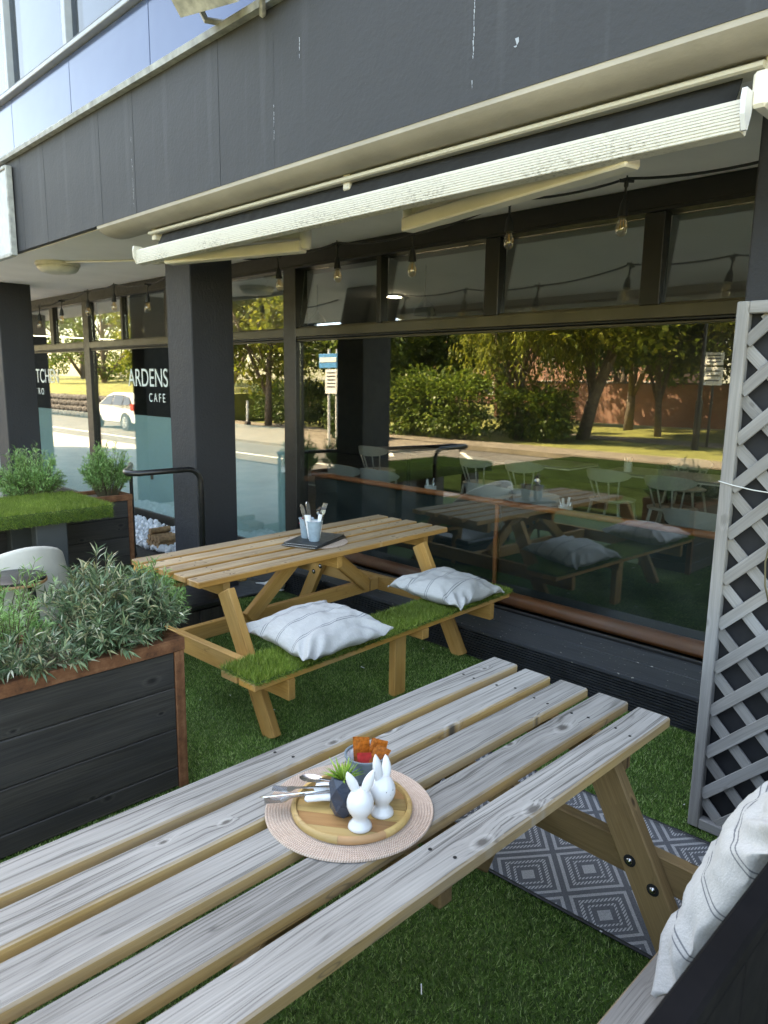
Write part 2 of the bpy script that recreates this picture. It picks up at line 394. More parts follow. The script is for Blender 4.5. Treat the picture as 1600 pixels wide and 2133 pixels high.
    t.put(br, 'Color1', (0.22, 0.085, 0.055)); t.put(br, 'Color2', (0.29, 0.125, 0.08)); t.put(br, 'Mortar', (0.30, 0.25, 0.2))
    M['brick'] = t.done(t.principled(br.outputs[0], 0.9))
    M['stone'] = plain('rubble_stone', (0.09, 0.08, 0.075), 0.9, var=0.6, scale=3.0, bump=0.8, bscale=8.0)
    M['bark'] = plain('tree_bark', (0.15, 0.115, 0.085), 0.9, var=0.4, scale=9.0, bump=0.9, bscale=25.0)
    lf = lambda a, b, c: [(0.0, a), (0.5, b), (1.0, c)]
    M['leaf_a'] = leaf_mat('tree_leaves_mid', lf((0.05, 0.09, 0.014), (0.11, 0.17, 0.026), (0.21, 0.25, 0.04)), 0.45, 0.4)
    M['leaf_b'] = leaf_mat('tree_leaves_yellow', lf((0.09, 0.12, 0.015), (0.19, 0.22, 0.03), (0.32, 0.31, 0.05)), 0.45, 0.45)
    M['leaf_c'] = leaf_mat('tree_leaves_dark', lf((0.02, 0.045, 0.010), (0.05, 0.09, 0.018), (0.11, 0.15, 0.03)), 0.45, 0.35)
    M['car_white'] = plain('white_car_paint', (0.72, 0.72, 0.70), 0.22, var=0.02)
    M['car_glass'] = plain('dark_car_glass', (0.02, 0.024, 0.03), 0.08, var=0.1, spec=0.8)
    M['tyre'] = plain('black_tyre', (0.015, 0.015, 0.015), 0.85)
    M['alloy'] = plain('alloy_wheel', (0.5, 0.5, 0.5), 0.3, 0.8)
    M['tail_red'] = plain('tail_lamp_red', (0.45, 0.015, 0.02), 0.2)
    M['sign_white'] = plain('white_sign_board', (0.68, 0.68, 0.66), 0.5, var=0.05)
    M['sign_blue'] = plain('blue_sign_band', (0.04, 0.22, 0.45), 0.5)
    M['sign_text'] = plain('sign_print', (0.06, 0.06, 0.07), 0.6)
    M['pole'] = plain('galvanised_pole', (0.34, 0.34, 0.33), 0.5, 0.3)
    M['pebble'] = plain('white_pebbles', (0.60, 0.63, 0.67), 0.7, var=0.15, scale=20.0)
    M['log'] = plain('cut_log', (0.27, 0.16, 0.08), 0.85, var=0.4, scale=30.0)
    M['slab'] = plain('dark_paving_slab', (0.045, 0.048, 0.053), 0.75, var=0.25, scale=7.0, bump=0.3)
    M['white_fabric'] = plain('offwhite_upholstery', (0.60, 0.57, 0.50), 0.8, var=0.06, bump=0.3, bscale=25.0)
    M['stool_top'] = plain('black_stool_top', (0.013, 0.013, 0.014), 0.4, var=0.2)
    M['stool_edge'] = plain('plywood_edge', (0.40, 0.22, 0.10), 0.6, var=0.2)
    M['lamp_cream'] = plain('bulkhead_lamp_plastic', (0.55, 0.52, 0.42), 0.5, var=0.15, scale=12.0)
    M['flood_grey'] = plain('weathered_floodlight', (0.42, 0.41, 0.37), 0.6, var=0.4, scale=16.0, bump=0.3)
    M['flood_glass'] = plain('floodlight_glass', (0.12, 0.15, 0.07), 0.15, var=0.3)
    M['slab_bar'] = plain('dark_grey_painted_post', (0.055, 0.060, 0.062), 0.6, var=0.12, scale=5.0)
    M['gap_dark'] = plain('dark_void', (0.01, 0.01, 0.01), 0.9)
    # rug
    t = NT('diamond_rug'); co = t.coord()
    sp = t.n('ShaderNodeSeparateXYZ', Vector=co)
    def tri(v, per, ph):
        fr_ = t.math('FRACT', t.math('ADD', t.math('DIVIDE', v, per), ph))
        return t.math('ABSOLUTE', t.math('SUBTRACT', t.math('MULTIPLY', fr_, 2.0), 1.0))
    e0 = t.math('ADD', tri(sp.outputs[0], 0.30, 0.25), tri(sp.outputs[1], 0.36, 0.3))
    def band(v, lo, hi):
        return t.math('MULTIPLY', t.math('GREATER_THAN', v, lo), t.math('LESS_THAN', v, hi))
    e1 = t.math('ABSOLUTE', t.math('SUBTRACT', e0, 1.0))     # 0 on the crossing lines, 1 at the diamond centres
    solid = t.math('MAXIMUM', band(e1, 0.09, 0.20), band(e1, 0.80, 1.2))
    hat = t.math('MAXIMUM', band(e1, 0.33, 0.45), band(e1, 0.56, 0.64))
    hs = t.math('GREATER_THAN', t.math('FRACT', t.math('MULTIPLY', sp.outputs[0], 110.0)), 0.45)
    wv = t.math('GREATER_THAN', t.math('SINE', t.math('MULTIPLY', sp.outputs[1], 1500.0)), -0.75)
    msk = t.math('MAXIMUM', t.math('MULTIPLY', solid, wv), t.math('MULTIPLY', hat, hs))
    nz = t.noise(co, 220.0, 2.0)
    dk = t.ramp(nz, [(0.3, (0.085, 0.09, 0.10)), (0.7, (0.14, 0.147, 0.16))])
    lt = t.ramp(nz, [(0.3, (0.34, 0.345, 0.35)), (0.7, (0.50, 0.50, 0.50))])
    c = t.mix(msk, dk, lt)
    M['rug'] = t.done(t.principled(c, 0.9, 0.0, t.bump(t.math('ADD', nz, msk), 0.4, 0.002), 0.15))
build_materials()

# ------------------------------------------------------------------ geometry helpers
class MB:
    def __init__(s):
        s.v = []; s.f = []
    def add(s, vs_, fs_):
        o = len(s.v)
        s.v.extend([tuple(p) for p in vs_])
        s.f.extend([tuple(i + o for i in f) for f in fs_])
        return s
    def box(s, c, d, R=None):
        x, y, z = (k / 2 for k in d)
        pts = [Vector(p) for p in ((-x, -y, -z), (x, -y, -z), (x, y, -z), (-x, y, -z), (-x, -y, z), (x, -y, z), (x, y, z), (-x, y, z))]
        if R is not None: pts = [R @ p for p in pts]
        c = Vector(c)
        return s.add([p + c for p in pts], [(0, 3, 2, 1), (4, 5, 6, 7), (0, 1, 5, 4), (1, 2, 6, 5), (2, 3, 7, 6), (3, 0, 4, 7)])
    def tube(s, pts, r, n=10, caps=True):
        pts = [Vector(p) for p in pts]
        rs = r if isinstance(r, (list, tuple)) else [r] * len(pts)
        vs_, fs_ = [], []
        t0 = (pts[1] - pts[0]).normalized()
        a = t0.orthogonal().normalized()
        for i, p in enumerate(pts):
            if i == 0: t = t0
            elif i == len(pts) - 1: t = (pts[i] - pts[i - 1]).normalized()
            else: t = ((pts[i + 1] - p).normalized() + (p - pts[i - 1]).normalized()).normalized()
            a = (a - t * a.dot(t)).normalized()
            b = t.cross(a)
            for k in range(n):
                th = 2 * PI * k / n
                vs_.append(p + (a * math.cos(th) + b * math.sin(th)) * rs[i])
        for i in range(len(pts) - 1):
            for k in range(n):
                k2 = (k + 1) % n
                fs_.append((i * n + k, i * n + k2, (i + 1) * n + k2, (i + 1) * n + k))
        if caps:
            fs_.append(tuple(range(n - 1, -1, -1)))
            fs_.append(tuple((len(pts) - 1) * n + k for k in range(n)))
        return s.add(vs_, fs_)
    def lathe(s, prof, n=24, c=(0, 0, 0), sx=1.0, sy=1.0, caps=True):
        vs_, fs_ = [], []
        for (r, z) in prof:
            for k in range(n):
                th = 2 * PI * k / n
                vs_.append((c[0] + max(r, 1e-5) * math.cos(th) * sx, c[1] + max(r, 1e-5) * math.sin(th) * sy, c[2] + z))
        for i in range(len(prof) - 1):
            for k in range(n):
                k2 = (k + 1) % n
                fs_.append((i * n + k, i * n + k2, (i + 1) * n + k2, (i + 1) * n + k))
        if caps:
            fs_.append(tuple(range(n - 1, -1, -1)))
            fs_.append(tuple((len(prof) - 1) * n + k for k in range(n)))
        return s.add(vs_, fs_)
    def extrude_x(s, poly, x0, x1):
        n = len(poly)
        vs_ = [(x0, y, z) for y, z in poly] + [(x1, y, z) for y, z in poly]
        fs_ = [(i, (i + 1) % n, n + (i + 1) % n, n + i) for i in range(n)]
        fs_.append(tuple(range(n - 1, -1, -1))); fs_.append(tuple(range(n, 2 * n)))
        return s.add(vs_, fs_)
    def mesh(s, name, smooth=False, angle=None):
        me = bpy.data.meshes.new(name)
        me.from_pydata(s.v, [], s.f)
        bm = bmesh.new(); bm.from_mesh(me)
        bmesh.ops.recalc_face_normals(bm, faces=bm.faces)
        bm.to_mesh(me); bm.free()
        if smooth:
            me.polygons.foreach_set('use_smooth', [True] * len(me.polygons))
            if angle:
                try: me.set_sharp_from_angle(angle=rad(angle))
                except Exception: pass
        me.update()
        return me

def np_mesh(name, verts, k):
    """verts (n*k,3): n separate polygons of k corners."""
    nv = len(verts); nf = nv // k
    me = bpy.data.meshes.new(name)
    me.vertices.add(nv); me.loops.add(nv); me.polygons.add(nf)
    me.vertices.foreach_set('co', np.ascontiguousarray(verts, dtype=np.float32).ravel())
    me.loops.foreach_set('vertex_index', np.arange(nv, dtype=np.int32))
    me.polygons.foreach_set('loop_start', np.arange(0, nv, k, dtype=np.int32))
    me.update(calc_edges=True)
    return me

def link(name, data, mat=None, parent=None, loc=(0, 0, 0), rot=(0, 0, 0), scale=None):
    o = bpy.data.objects.new(name, data)
    COL.objects.link(o)
    if parent is not None: o.parent = parent
    o.location = loc
    if isinstance(rot, Matrix): o.rotation_euler = rot.to_3x3().to_euler()
    else: o.rotation_euler = rot
    if scale is not None: o.scale = scale
    if mat is not None and data is not None:
        m = M[mat] if isinstance(mat, str) else mat
        if not data.materials: data.materials.append(m)
        elif data.materials[0] != m:
            o.material_slots[0].link = 'OBJECT'; o.material_slots[0].material = m
    return o

def tag(o, label=None, cat=None, group=None, kind=None):
    if label: o['label'] = label
    if cat: o['category'] = cat
    if group: o['group'] = group
    if kind: o['kind'] = kind
    return o

def thing(name, label, cat, loc=(0, 0, 0), rz=0.0, group=None):
    o = link(name, None, None, None, loc, (0, 0, rz))
    o.empty_display_size = 0.1
    return tag(o, label, cat, group)

def structure(name, data, mat, loc=(0, 0, 0)):
    return tag(link(name, data, mat, None, loc), kind='structure')

_bb = {}
def bb(L, W, T, b=0.004):
    key = (round(L, 4), round(W, 4), round(T, 4), b)
    if key not in _bb:
        bm = bmesh.new()
        bmesh.ops.create_cube(bm, size=1.0)
        bmesh.ops.scale(bm, vec=(L, W, T), verts=bm.verts)
        if b > 0:
            bmesh.ops.bevel(bm, geom=bm.edges[:], offset=min(b, 0.3 * min(L, W, T)), segments=1, affect='EDGES', profile=0.5)
        me = bpy.data.meshes.new('board'); bm.to_mesh(me); bm.free()
        _bb[key] = me
    return _bb[key]
_bbm = {}
def board(name, mat, parent, L, W, T, loc, rot=(0, 0, 0), b=0.004):
    key = (round(L, 4), round(W, 4), round(T, 4), b, mat)
    if key not in _bbm:
        me = bb(L, W, T, b).copy(); me.materials.clear(); me.materials.append(M[mat]); _bbm[key] = me
    return link(name, _bbm[key], None, parent, loc, rot)
def beam(name, mat, parent, p0, p1, W, T, up=(0, 0, 1), b=0.004):
    p0, p1 = Vector(p0), Vector(p1)
    x = (p1 - p0).normalized(); u = Vector(up)
    z = (u - x * u.dot(x)).normalized(); y = z.cross(x)
    R = Matrix((x, y, z)).transposed()
    return board(name, mat, parent, (p1 - p0).length, W, T, (p0 + p1) / 2, R, b)

def copy_tree(o, parent=None):
    c = o.copy(); COL.objects.link(c)
    if parent is not None: c.parent = parent
    for ch in list(o.children): copy_tree(ch, c)
    return c

def unit(v):
    return v / np.maximum(np.linalg.norm(v, axis=1, keepdims=True), 1e-9)

def leaves(P, D, L, Wd, bend=0.15, rng=RNG):
    """diamond leaves: bases P, directions D"""
    n = len(P)
    D = unit(D)
    up = unit(rng.normal(size=(n, 3)) * 0.5 + np.array([0, 0, 1.0]))
    S = unit(np.cross(D, up))
    Nn = unit(np.cross(S, D))
    L = np.broadcast_to(np.asarray(L, float).reshape(-1, 1), (n, 1)); Wd = np.broadcast_to(np.asarray(Wd, float).reshape(-1, 1), (n, 1))
    mid = P + D * L * 0.45 + Nn * L * bend * 0.4
    V = np.stack([P, mid - S * Wd / 2, P + D * L - Nn * L * bend * 0.3, mid + S * Wd / 2], axis=1)
    return V.reshape(-1, 3)

def blades(P, h, w, lean, rng=RNG, N=None):
    n = len(P)
    a = rng.uniform(0, 2 * PI, n)
    side = np.stack([np.cos(a), np.sin(a), np.zeros(n)], 1) * (w / 2)
    la = rng.uniform(0, 2 * PI, n); lm = rng.uniform(0.1, 1.0, n) * lean
    hh = h * rng.uniform(0.55, 1.15, n)
    up = np.array([0, 0, 1.0]) if N is None else N
    tip = P + (np.stack([np.cos(la) * lm, np.sin(la) * lm, np.zeros(n)], 1) + up) * hh[:, None]
    V = np.stack([P - side, P + side, tip], axis=1)
    return V.reshape(-1, 3)

# ------------------------------------------------------------------ ground and street surfaces
def sheet(x0, x1, y0, y1, z, th=0.02):
    return MB().box(((x0 + x1) / 2, (y0 + y1) / 2, z - th / 2), (x1 - x0, y1 - y0, th)).mesh('sheet')
structure('ground', sheet(-400, 400, -400, 400, -0.10, 0.5), 'lawn')
structure('road', sheet(-160, 60, -7.2, -0.9, -0.02, 0.075), 'asphalt')
structure('pavement', sheet(-160, 60, -0.9, 4.3, -0.012, 0.08), 'paving')
pv = MB()
pv.box((-18.6, -5.9, -0.02), (11.0, 4.2, 0.13))
pv.box((-18, -8.6, -0.02), (84.0, 1.5, 0.13))
pv.box((-2, -14.4, -0.03), (26.0, 1.6, 0.11))
structure('footpath', pv.mesh('footpath'), 'street_path')
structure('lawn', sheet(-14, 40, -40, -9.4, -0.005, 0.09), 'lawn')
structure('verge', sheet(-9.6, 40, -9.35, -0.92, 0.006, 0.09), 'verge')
for i, (x, y, rz, L) in enumerate(((-11.1, -5.6, 0.75, 2.6), (-13.2, -5.0, 0.75, 2.0), (-24, -1.9, 0.0, 40.0), (-30, -6.3, 0.0, 20.0))):
    o = structure('road_marking', bb(L, 0.11, 0.006, 0), 'white_line', (x, y, -0.014)); o.rotation_euler = (0, 0, rz)

# ------------------------------------------------------------------ the cafe building
WY = 4.17          # window plane
BX0, BX1 = -21.5, 8.0
bld = thing('cafe_building', 'charcoal rendered cafe front with big dark-framed windows and columns', 'building')
def bpart(name, mb, mat, smooth=False, parent=bld, angle=None):
    return link(name, mb.mesh(name, smooth, angle), mat, parent)
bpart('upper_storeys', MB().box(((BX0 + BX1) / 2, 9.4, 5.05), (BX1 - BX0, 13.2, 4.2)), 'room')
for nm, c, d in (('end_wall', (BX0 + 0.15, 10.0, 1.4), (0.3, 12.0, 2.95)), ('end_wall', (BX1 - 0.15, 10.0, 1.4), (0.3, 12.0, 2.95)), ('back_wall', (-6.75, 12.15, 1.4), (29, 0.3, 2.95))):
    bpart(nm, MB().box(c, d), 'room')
bpart('room_floor', MB().box((-6.75, 8.1, -0.02), (29, 7.8, 0.05)), 'room_floor')
bpart('room_ceiling', MB().box((-6.75, 8.2, 2.915), (29, 7.6, 0.03)), 'room_ceiling')
bpart('soffit', MB().box((-6.75, 3.41, 2.925), (29.5, 1.72, 0.05)), 'soffit')
# fascia: vertical rendered panels with recessed joints
fas = bpart('fascia', MB().box((-6.75, 2.63, 3.30), (29.5, 0.14, 0.74)), 'gap_dark')
pw = 0.53
me_p = MB().box((0, 0, 0), (pw - 0.0025, 0.05, 0.80)).mesh('panel')
x = -4.44 - pw / 2 - 26 * pw
k = 0
while x < BX1 - 0.2:
    if x > -3.5: break
    if x > BX0 + 0.2:
        link('panel', me_p, 'fascia', fas, (x, 2.5 + 0.025 + 0.0012 * ((k * 7) % 3), 3.305))
    x += pw; k += 1
x -= pw / 2
while x < BX1 - 0.1:           # wider sheets to the right
    L_ = min(2.62, BX1 - 0.05 - x)
    link('panel', MB().box((0, 0, 0), (L_ - 0.0025, 0.05, 0.80)).mesh('panel'), 'fascia', fas, (x + L_ / 2, 2.5255, 3.305)); x += L_
prof = [(2.545, 2.915), (2.503, 2.906), (2.508, 2.886), (2.54, 2.862), (2.585, 2.846), (2.64, 2.838), (2.70, 2.840), (2.75, 2.852), (2.77, 2.91)]
bpart('soffit_edge', MB().extrude_x(prof, -5.62, BX1 - 0.05), 'nosing', True, angle=35)
cop = MB()
x = BX0
rr = random.Random(3)
while x < BX1:
    L = rr.uniform(0.9, 1.3)
    cop.extrude_x([(2.455, 3.69), (2.45, 3.715 + rr.uniform(0, 0.012)), (2.46, 3.735), (2.65, 3.75), (2.65, 3.69)], x, min(x + L - 0.004, BX1)); x += L
bpart('coping', cop, 'coping')
# pale drips and knocks on the render
for nm, (x, z0, z1, w) in zip(('paint_drip',) * 5, ((-2.04, 2.95, 3.66, 0.008), (-1.83, 3.02, 3.09, 0.020), (-3.38, 3.05, 3.22, 0.005), (-5.0, 2.95, 3.40, 0.004), (-3.16, 3.40, 3.48, 0.007))):
    mb = MB(); z = z1
    while z > z0:
        l = rr.uniform(0.006, 0.028)
        ww = w * rr.uniform(0.3, 1.0); cx = x + rr.uniform(-0.25, 0.25) * w
        if rr.random() < 0.6:
            mb.add([(cx - ww / 2, 2.4985, z), (cx + ww * 0.4, 2.4985, z), (cx + ww / 2, 2.4985, z - l * 0.6), (cx, 2.4985, z - l)], [(0, 1, 2, 3)])
        z -= l
    tag(link(nm, mb.mesh(nm), 'grey_panel', fas), kind='stuff')
# upper glazing: spandrel panes below, sky-reflecting windows above
gw = 1.31
x = -6.23 - 11 * gw
xs = []
while x < BX1: xs.append(x); x += gw
me_s = bb(gw - 0.008, 0.02, 0.55, 0.002); me_w = bb(gw - 0.075, 0.02, 1.36, 0.0)
for x in xs[:-1]:
    cx = x + gw / 2
    if cx < BX0 + 0.7 or cx > BX1 - 0.7: continue
    link('spandrel_pane', me_s, 'spandrel', bld, (cx, 2.63, 4.005))
    up = link('upper_window', me_w, 'sky_glass', bld, (cx, 2.66, 5.04))
    board('upper_mullion', 'grey_panel', bld, 0.065, 0.09, 1.40, (x, 2.64, 5.02))
board('upper_sill', 'grey_panel', bld, BX1 - BX0 - 0.2, 0.12, 0.035, (-6.75, 2.625, 4.302))
board('upper_sill_rail', 'black_frame', bld, BX1 - BX0 - 0.2, 0.10, 0.022, (-6.75, 2.63, 4.332))
board('upper_head', 'grey_panel', bld, BX1 - BX0 - 0.2, 0.12, 0.10, (-6.75, 2.63, 5.78))
# columns
for cx in (-14.42, -9.885, -5.435, -0.905, 3.62):
    board('column', 'column', bld, 0.39, 0.385, 2.90, (cx, 3.2475, 1.452), b=0.008)
# window wall
board('window_header', 'black_frame', bld, BX1 - BX0 - 0.6, 0.12, 0.125, (-6.75, WY + 0.03, 2.834))
board('window_header', 'black_frame', bld, BX1 - BX0 - 0.6, 0.16, 0.022, (-6.75, WY + 0.03, 2.764))
board('window_foot', 'black_frame', bld, BX1 - BX0 - 0.6, 0.12, 0.20, (-6.75, WY + 0.05, 0.075))
posts = [-18.49, -14.12, -9.75, -5.38, -1.01, 3.36, 7.6]
mids = {-18.49: (0.87, 2.2, 3.33), -14.12: (1.2, 2.1, 3.2), -9.75: (1.03, 2.15, 3.2), -5.38: (1.13, 2.23, 3.365), -1.01: (1.1, 2.2, 3.3), 3.36: (1.0, 2.0, 3.0)}
for i, px in enumerate(posts):
    board('window_post', 'black_frame', bld, 0.175, 0.14, 2.62, (px, WY + 0.02, 1.46))
for a, b in zip(posts[:-1], posts[1:]):
    x0, x1 = a + 0.088, b - 0.088
    L = x1 - x0; cx = (x0 + x1) / 2
    board('transom', 'bronze', bld, L, 0.10, 0.075, (cx, WY, 2.206))
    board('transom_rail', 'black_frame', bld, L, 0.085, 0.016, (cx, WY + 0.003, 2.160))
    board('transom_rail', 'bronze', bld, L, 0.075, 0.014, (cx, WY + 0.003, 2.140))
    link('pane', bb(L, 0.008, 1.955, 0), 'glass', bld, (cx, WY, 1.155))
    ms = [a + m for m in mids[a]]
    wd = [0.05, 0.12, 0.12]
    edges = [x0]
    for m, w in zip(ms, wd):
        board('transom_mullion', 'black_frame', bld, w, 0.085, 0.508, (m, WY + 0.002, 2.498))
        edges += [m - w / 2, m + w / 2]
    edges.append(x1)
    for e0, e1 in zip(edges[0::2], edges[1::2]):
        op = rad(-7) if a == -5.38 else 0.0
        link('transom_pane', bb(e1 - e0, 0.008, 0.506, 0), 'glass' if not op else 'louvre_glass', bld, ((e0 + e1) / 2, WY + (0.03 if op else 0), 2.499), (op, 0, 0))
        board('glazing_bead', 'bronze', bld, e1 - e0 - 0.002, 0.05, 0.012, ((e0 + e1) / 2, WY + 0.004, 2.2505))
# frosted film inside the lower glass of the left bays
for x0, x1, zt in ((-18.3, -14.3, 1.34), (-13.9, -9.92, 1.32), (-9.58, -5.55, 1.345)):
    link('frosted_film', bb(x1 - x0, 0.004, zt - 0.18, 0), 'teal_film', bld, ((x0 + x1) / 2, WY + 0.012, (zt + 0.18) / 2))
# lettering
def lettering(txt, x0, x1, z0, z1, y):
    cu = bpy.data.curves.new('txt', 'FONT'); cu.body = txt; cu.extrude = 0.01
    ob = bpy.data.objects.new('txt', cu); COL.objects.link(ob)
    bpy.context.view_layer.update()
    me = bpy.data.meshes.new_from_object(ob.evaluated_get(bpy.context.evaluated_depsgraph_get()))
    bpy.data.objects.remove(ob); bpy.data.curves.remove(cu)
    n = len(me.vertices); co = np.zeros(n * 3); me.vertices.foreach_get('co', co); co = co.reshape(-1, 3)
    lo, hi = co.min(0), co.max(0)
    X = x0 + (co[:, 0] - lo[0]) / (hi[0] - lo[0]) * (x1 - x0)
    Z = z0 + (co[:, 1] - lo[1]) / (hi[1] - lo[1]) * (z1 - z0)
    Y = y + np.where(co[:, 2] > 0, -0.001, 0.0)
    me.vertices.foreach_set('co', np.stack([X, Y, Z], 1).ravel()); me.update()
    return link('lettering', me, 'white_letters', bld)
lettering('ARDENS', -8.68, -7.70, 1.69, 1.90, WY - 0.0055)
lettering('C A F E', -8.16, -7.78, 1.515, 1.615, WY - 0.0055)
lettering('KITCHEN', -11.98, -10.88, 1.70, 1.905, WY - 0.0055)
lettering('B I S T R O', -12.08, -11.47, 1.525, 1.62, WY - 0.0055)
# raised step along the window: ribbed riser boards and worn sill boards
for j in range(2):
    mb = MB()
    z0 = 0.004 + j * 0.087
    poly = [(3.70, z0), (3.655, z0)]
    for r in range(5):
        zz = z0 + 0.004 + r * 0.0165
        poly += [(3.655, zz), (3.643, zz + 0.002), (3.643, zz + 0.010), (3.655, zz + 0.012)]
    poly += [(3.655, z0 + 0.085), (3.70, z0 + 0.085)]
    mb.extrude_x(poly, -4.93, -0.3)
    bpart('riser_board', mb, 'black_paint')
for j in range(2):
    board('sill_board', 'sill', bld, 4.63, 0.228, 0.026, (-2.615, 3.755 + j * 0.232, 0.194), b=0.003)
board('sill_lip', 'black_frame', bld, 4.4, 0.03, 0.03, (-3.08, WY - 0.06, 0.209))

# leather-trimmed banquette standing inside the glass
bq = thing('window_banquette', 'dark upholstered banquette with brown leather piping behind the main window', 'banquette', (-3.2, 4.4, 0.0))
def wob_panel(x0, x1):
    nx, nz = 40, 14
    vs_, fs_ = [], []
    for j in range(nz + 1):
        for i in range(nx + 1):
            xx = x0 + (x1 - x0) * i / nx; zz = 0.24 + 0.68 * j / nz
            yy = 4.33 + 0.02 * noise.noise(Vector((xx * 3 + zz * 5, zz * 2, 1.3))) + 0.012 * noise.noise(Vector((xx * 9 - zz * 14, zz * 3, 7.0)))
            vs_.append((xx + 3.2, yy - 4.4, zz))
    for j in range(nz):
        for i in range(nx):
            a = j * (nx + 1) + i
            fs_.append((a, a + 1, a + nx + 2, a + nx + 1))
    return MB().add(vs_, fs_)
link('back_panel', wob_panel(-5.27, -3.15).mesh('bp', True), 'banquette', bq)
link('back_panel', wob_panel(-3.13, -1.1).mesh('bp', True), 'banquette', bq)
link('seat_base', MB().box((0, 0.25, 0.2), (4.15, 0.45, 0.4)).mesh('sb'), 'banquette', bq)
link('top_piping', MB().tube([(-2.08, -0.10, 0.93), (-1.0, -0.105, 0.93), (0.5, -0.10, 0.932), (2.1, -0.10, 0.93)], 0.022, 12).mesh('tp', True), 'leather', bq)
link('bottom_roll', MB().tube([(-2.08, -0.12, 0.235), (0.0, -0.12, 0.235), (2.1, -0.12, 0.235)], 0.052, 14).mesh('br', True), 'leather', bq)
link('seam_piping', MB().tube([(0.06, -0.105, 0.92), (0.065, -0.11, 0.8), (0.05, -0.10, 0.62), (0.06, -0.105, 0.4), (0.06, -0.11, 0.26)], 0.016, 10).mesh('sp', True), 'leather', bq)

# ------------------------------------------------------------------ awning
aw = thing('awning', 'folded black fabric awning with dirty white ribbed front bar', 'awning', (-3.03, 2.62, 2.72))
def rel(x, y, z): return (x + 3.03, y - 2.62, z - 2.72)
AX0, AX1 = -5.10, -0.965
link('back_bar', MB().extrude_x([(2.652 - 2.62, 0.104), (2.645 - 2.62, 0.098), (2.645 - 2.62, 0.086), (2.655 - 2.62, 0.080), (2.74 - 2.62, 0.082), (2.76 - 2.62, 0.104)], AX0 + 3.03, AX1 + 3.03).mesh('bbar'), 'awning_white', aw)
fb = []
nr = 10
for i in range(nr):          # ribbed front profile, leaning out at the foot
    z0 = 2.688 - i * 0.0098
    y0 = 2.545 + 0.006 * math.sin(i / nr * PI) * -1 + (0.012 if i == 0 else 0) + 0.0008 * i
    fb += [(y0 - 2.62, z0 - 2.72), (y0 - 2.62, z0 - 0.0078 - 2.72), (y0 + 0.003 - 2.62, z0 - 0.0082 - 2.72), (y0 + 0.003 - 2.62, z0 - 0.0096 - 2.72)]
fb += [(2.60 - 2.62, 2.585 - 2.72), (2.62 - 2.62, 2.63 - 2.72), (2.60 - 2.62, 2.686 - 2.72)]
me_fb = MB().extrude_x(fb, AX0 + 3.03, AX1 + 3.03 - 0.018).mesh('fbar')
link('front_bar', me_fb, 'awning_white', aw)
cap = [(2.535 - 2.62, -0.008), (2.528 - 2.62, -0.04), (2.532 - 2.62, -0.085), (2.553 - 2.62, -0.128), (2.566 - 2.62, -0.128), (2.585 - 2.62, -0.08), (2.60 - 2.62, -0.01)]
link('end_cap', MB().extrude_x(cap, AX1 + 3.03 - 0.016, AX1 + 3.03).mesh('cap'), 'ceramic', aw)
link('end_cap', MB().extrude_x(cap, AX0 + 3.03 - 0.016, AX0 + 3.03 - 0.001).mesh('cap'), 'awning_white', aw)
nx = 50
vs_, fs_ = [], []
for j in range(9):
    for i in range(nx + 1):
        tt = j / 8
        xx = AX0 + 0.12 + (AX1 - AX0 - 0.20) * i / nx
        yy = 2.70 + (2.585 - 2.70) * tt
        zz = 2.800 + (2.678 - 2.800) * tt - 0.035 * math.sin(PI * tt) + 0.008 * noise.noise(Vector((xx * 1.7, tt * 2.0, 3.0)))
        vs_.append(rel(xx, yy, zz))
for j in range(8):
    for i in range(nx):
        a = j * (nx + 1) + i
        fs_.append((a, a + 1, a + nx + 2, a + nx + 1))
fo = link('fabric', MB().add(vs_, fs_).mesh('fab', True), 'awning_fabric', aw)
sm = fo.modifiers.new('thick', 'SOLIDIFY'); sm.thickness = 0.004
def arm(p0, p1, w=0.05, t=0.045):
    return beam('arm', 'awning_cream', aw, rel(*p0), rel(*p1), w, t, b=0.008)
arm((-4.80, 2.63, 2.600), (-3.74, 2.98, 2.610), 0.085, 0.07)
arm((-4.90, 2.74, 2.70), (-3.76, 3.0, 2.685), 0.05, 0.04)
arm((-1.38, 2.63, 2.605), (-2.81, 2.94, 2.605), 0.085, 0.07)
arm((-1.20, 2.74, 2.70), (-2.79, 2.965, 2.685), 0.05, 0.04)
for p in ((-3.73, 2.99, 2.655), (-2.81, 2.955, 2.655)):
    link('elbow', MB().lathe([(0.028, -0.06), (0.036, -0.05), (0.036, 0.05), (0.028, 0.06)], 14).mesh('elbow', True, 40), 'awning_cream', aw, rel(*p))
for x in (AX0 + 0.03, AX1 + 0.02, -3.0):
    board('bracket', 'awning_white', aw, 0.05, 0.12, 0.13, rel(x, 2.73, 2.83), b=0.006)
board('end_arm_plate', 'awning_cream', aw, 0.05, 0.16, 0.11, rel(AX1 + 0.02, 2.66, 2.715), b=0.01)

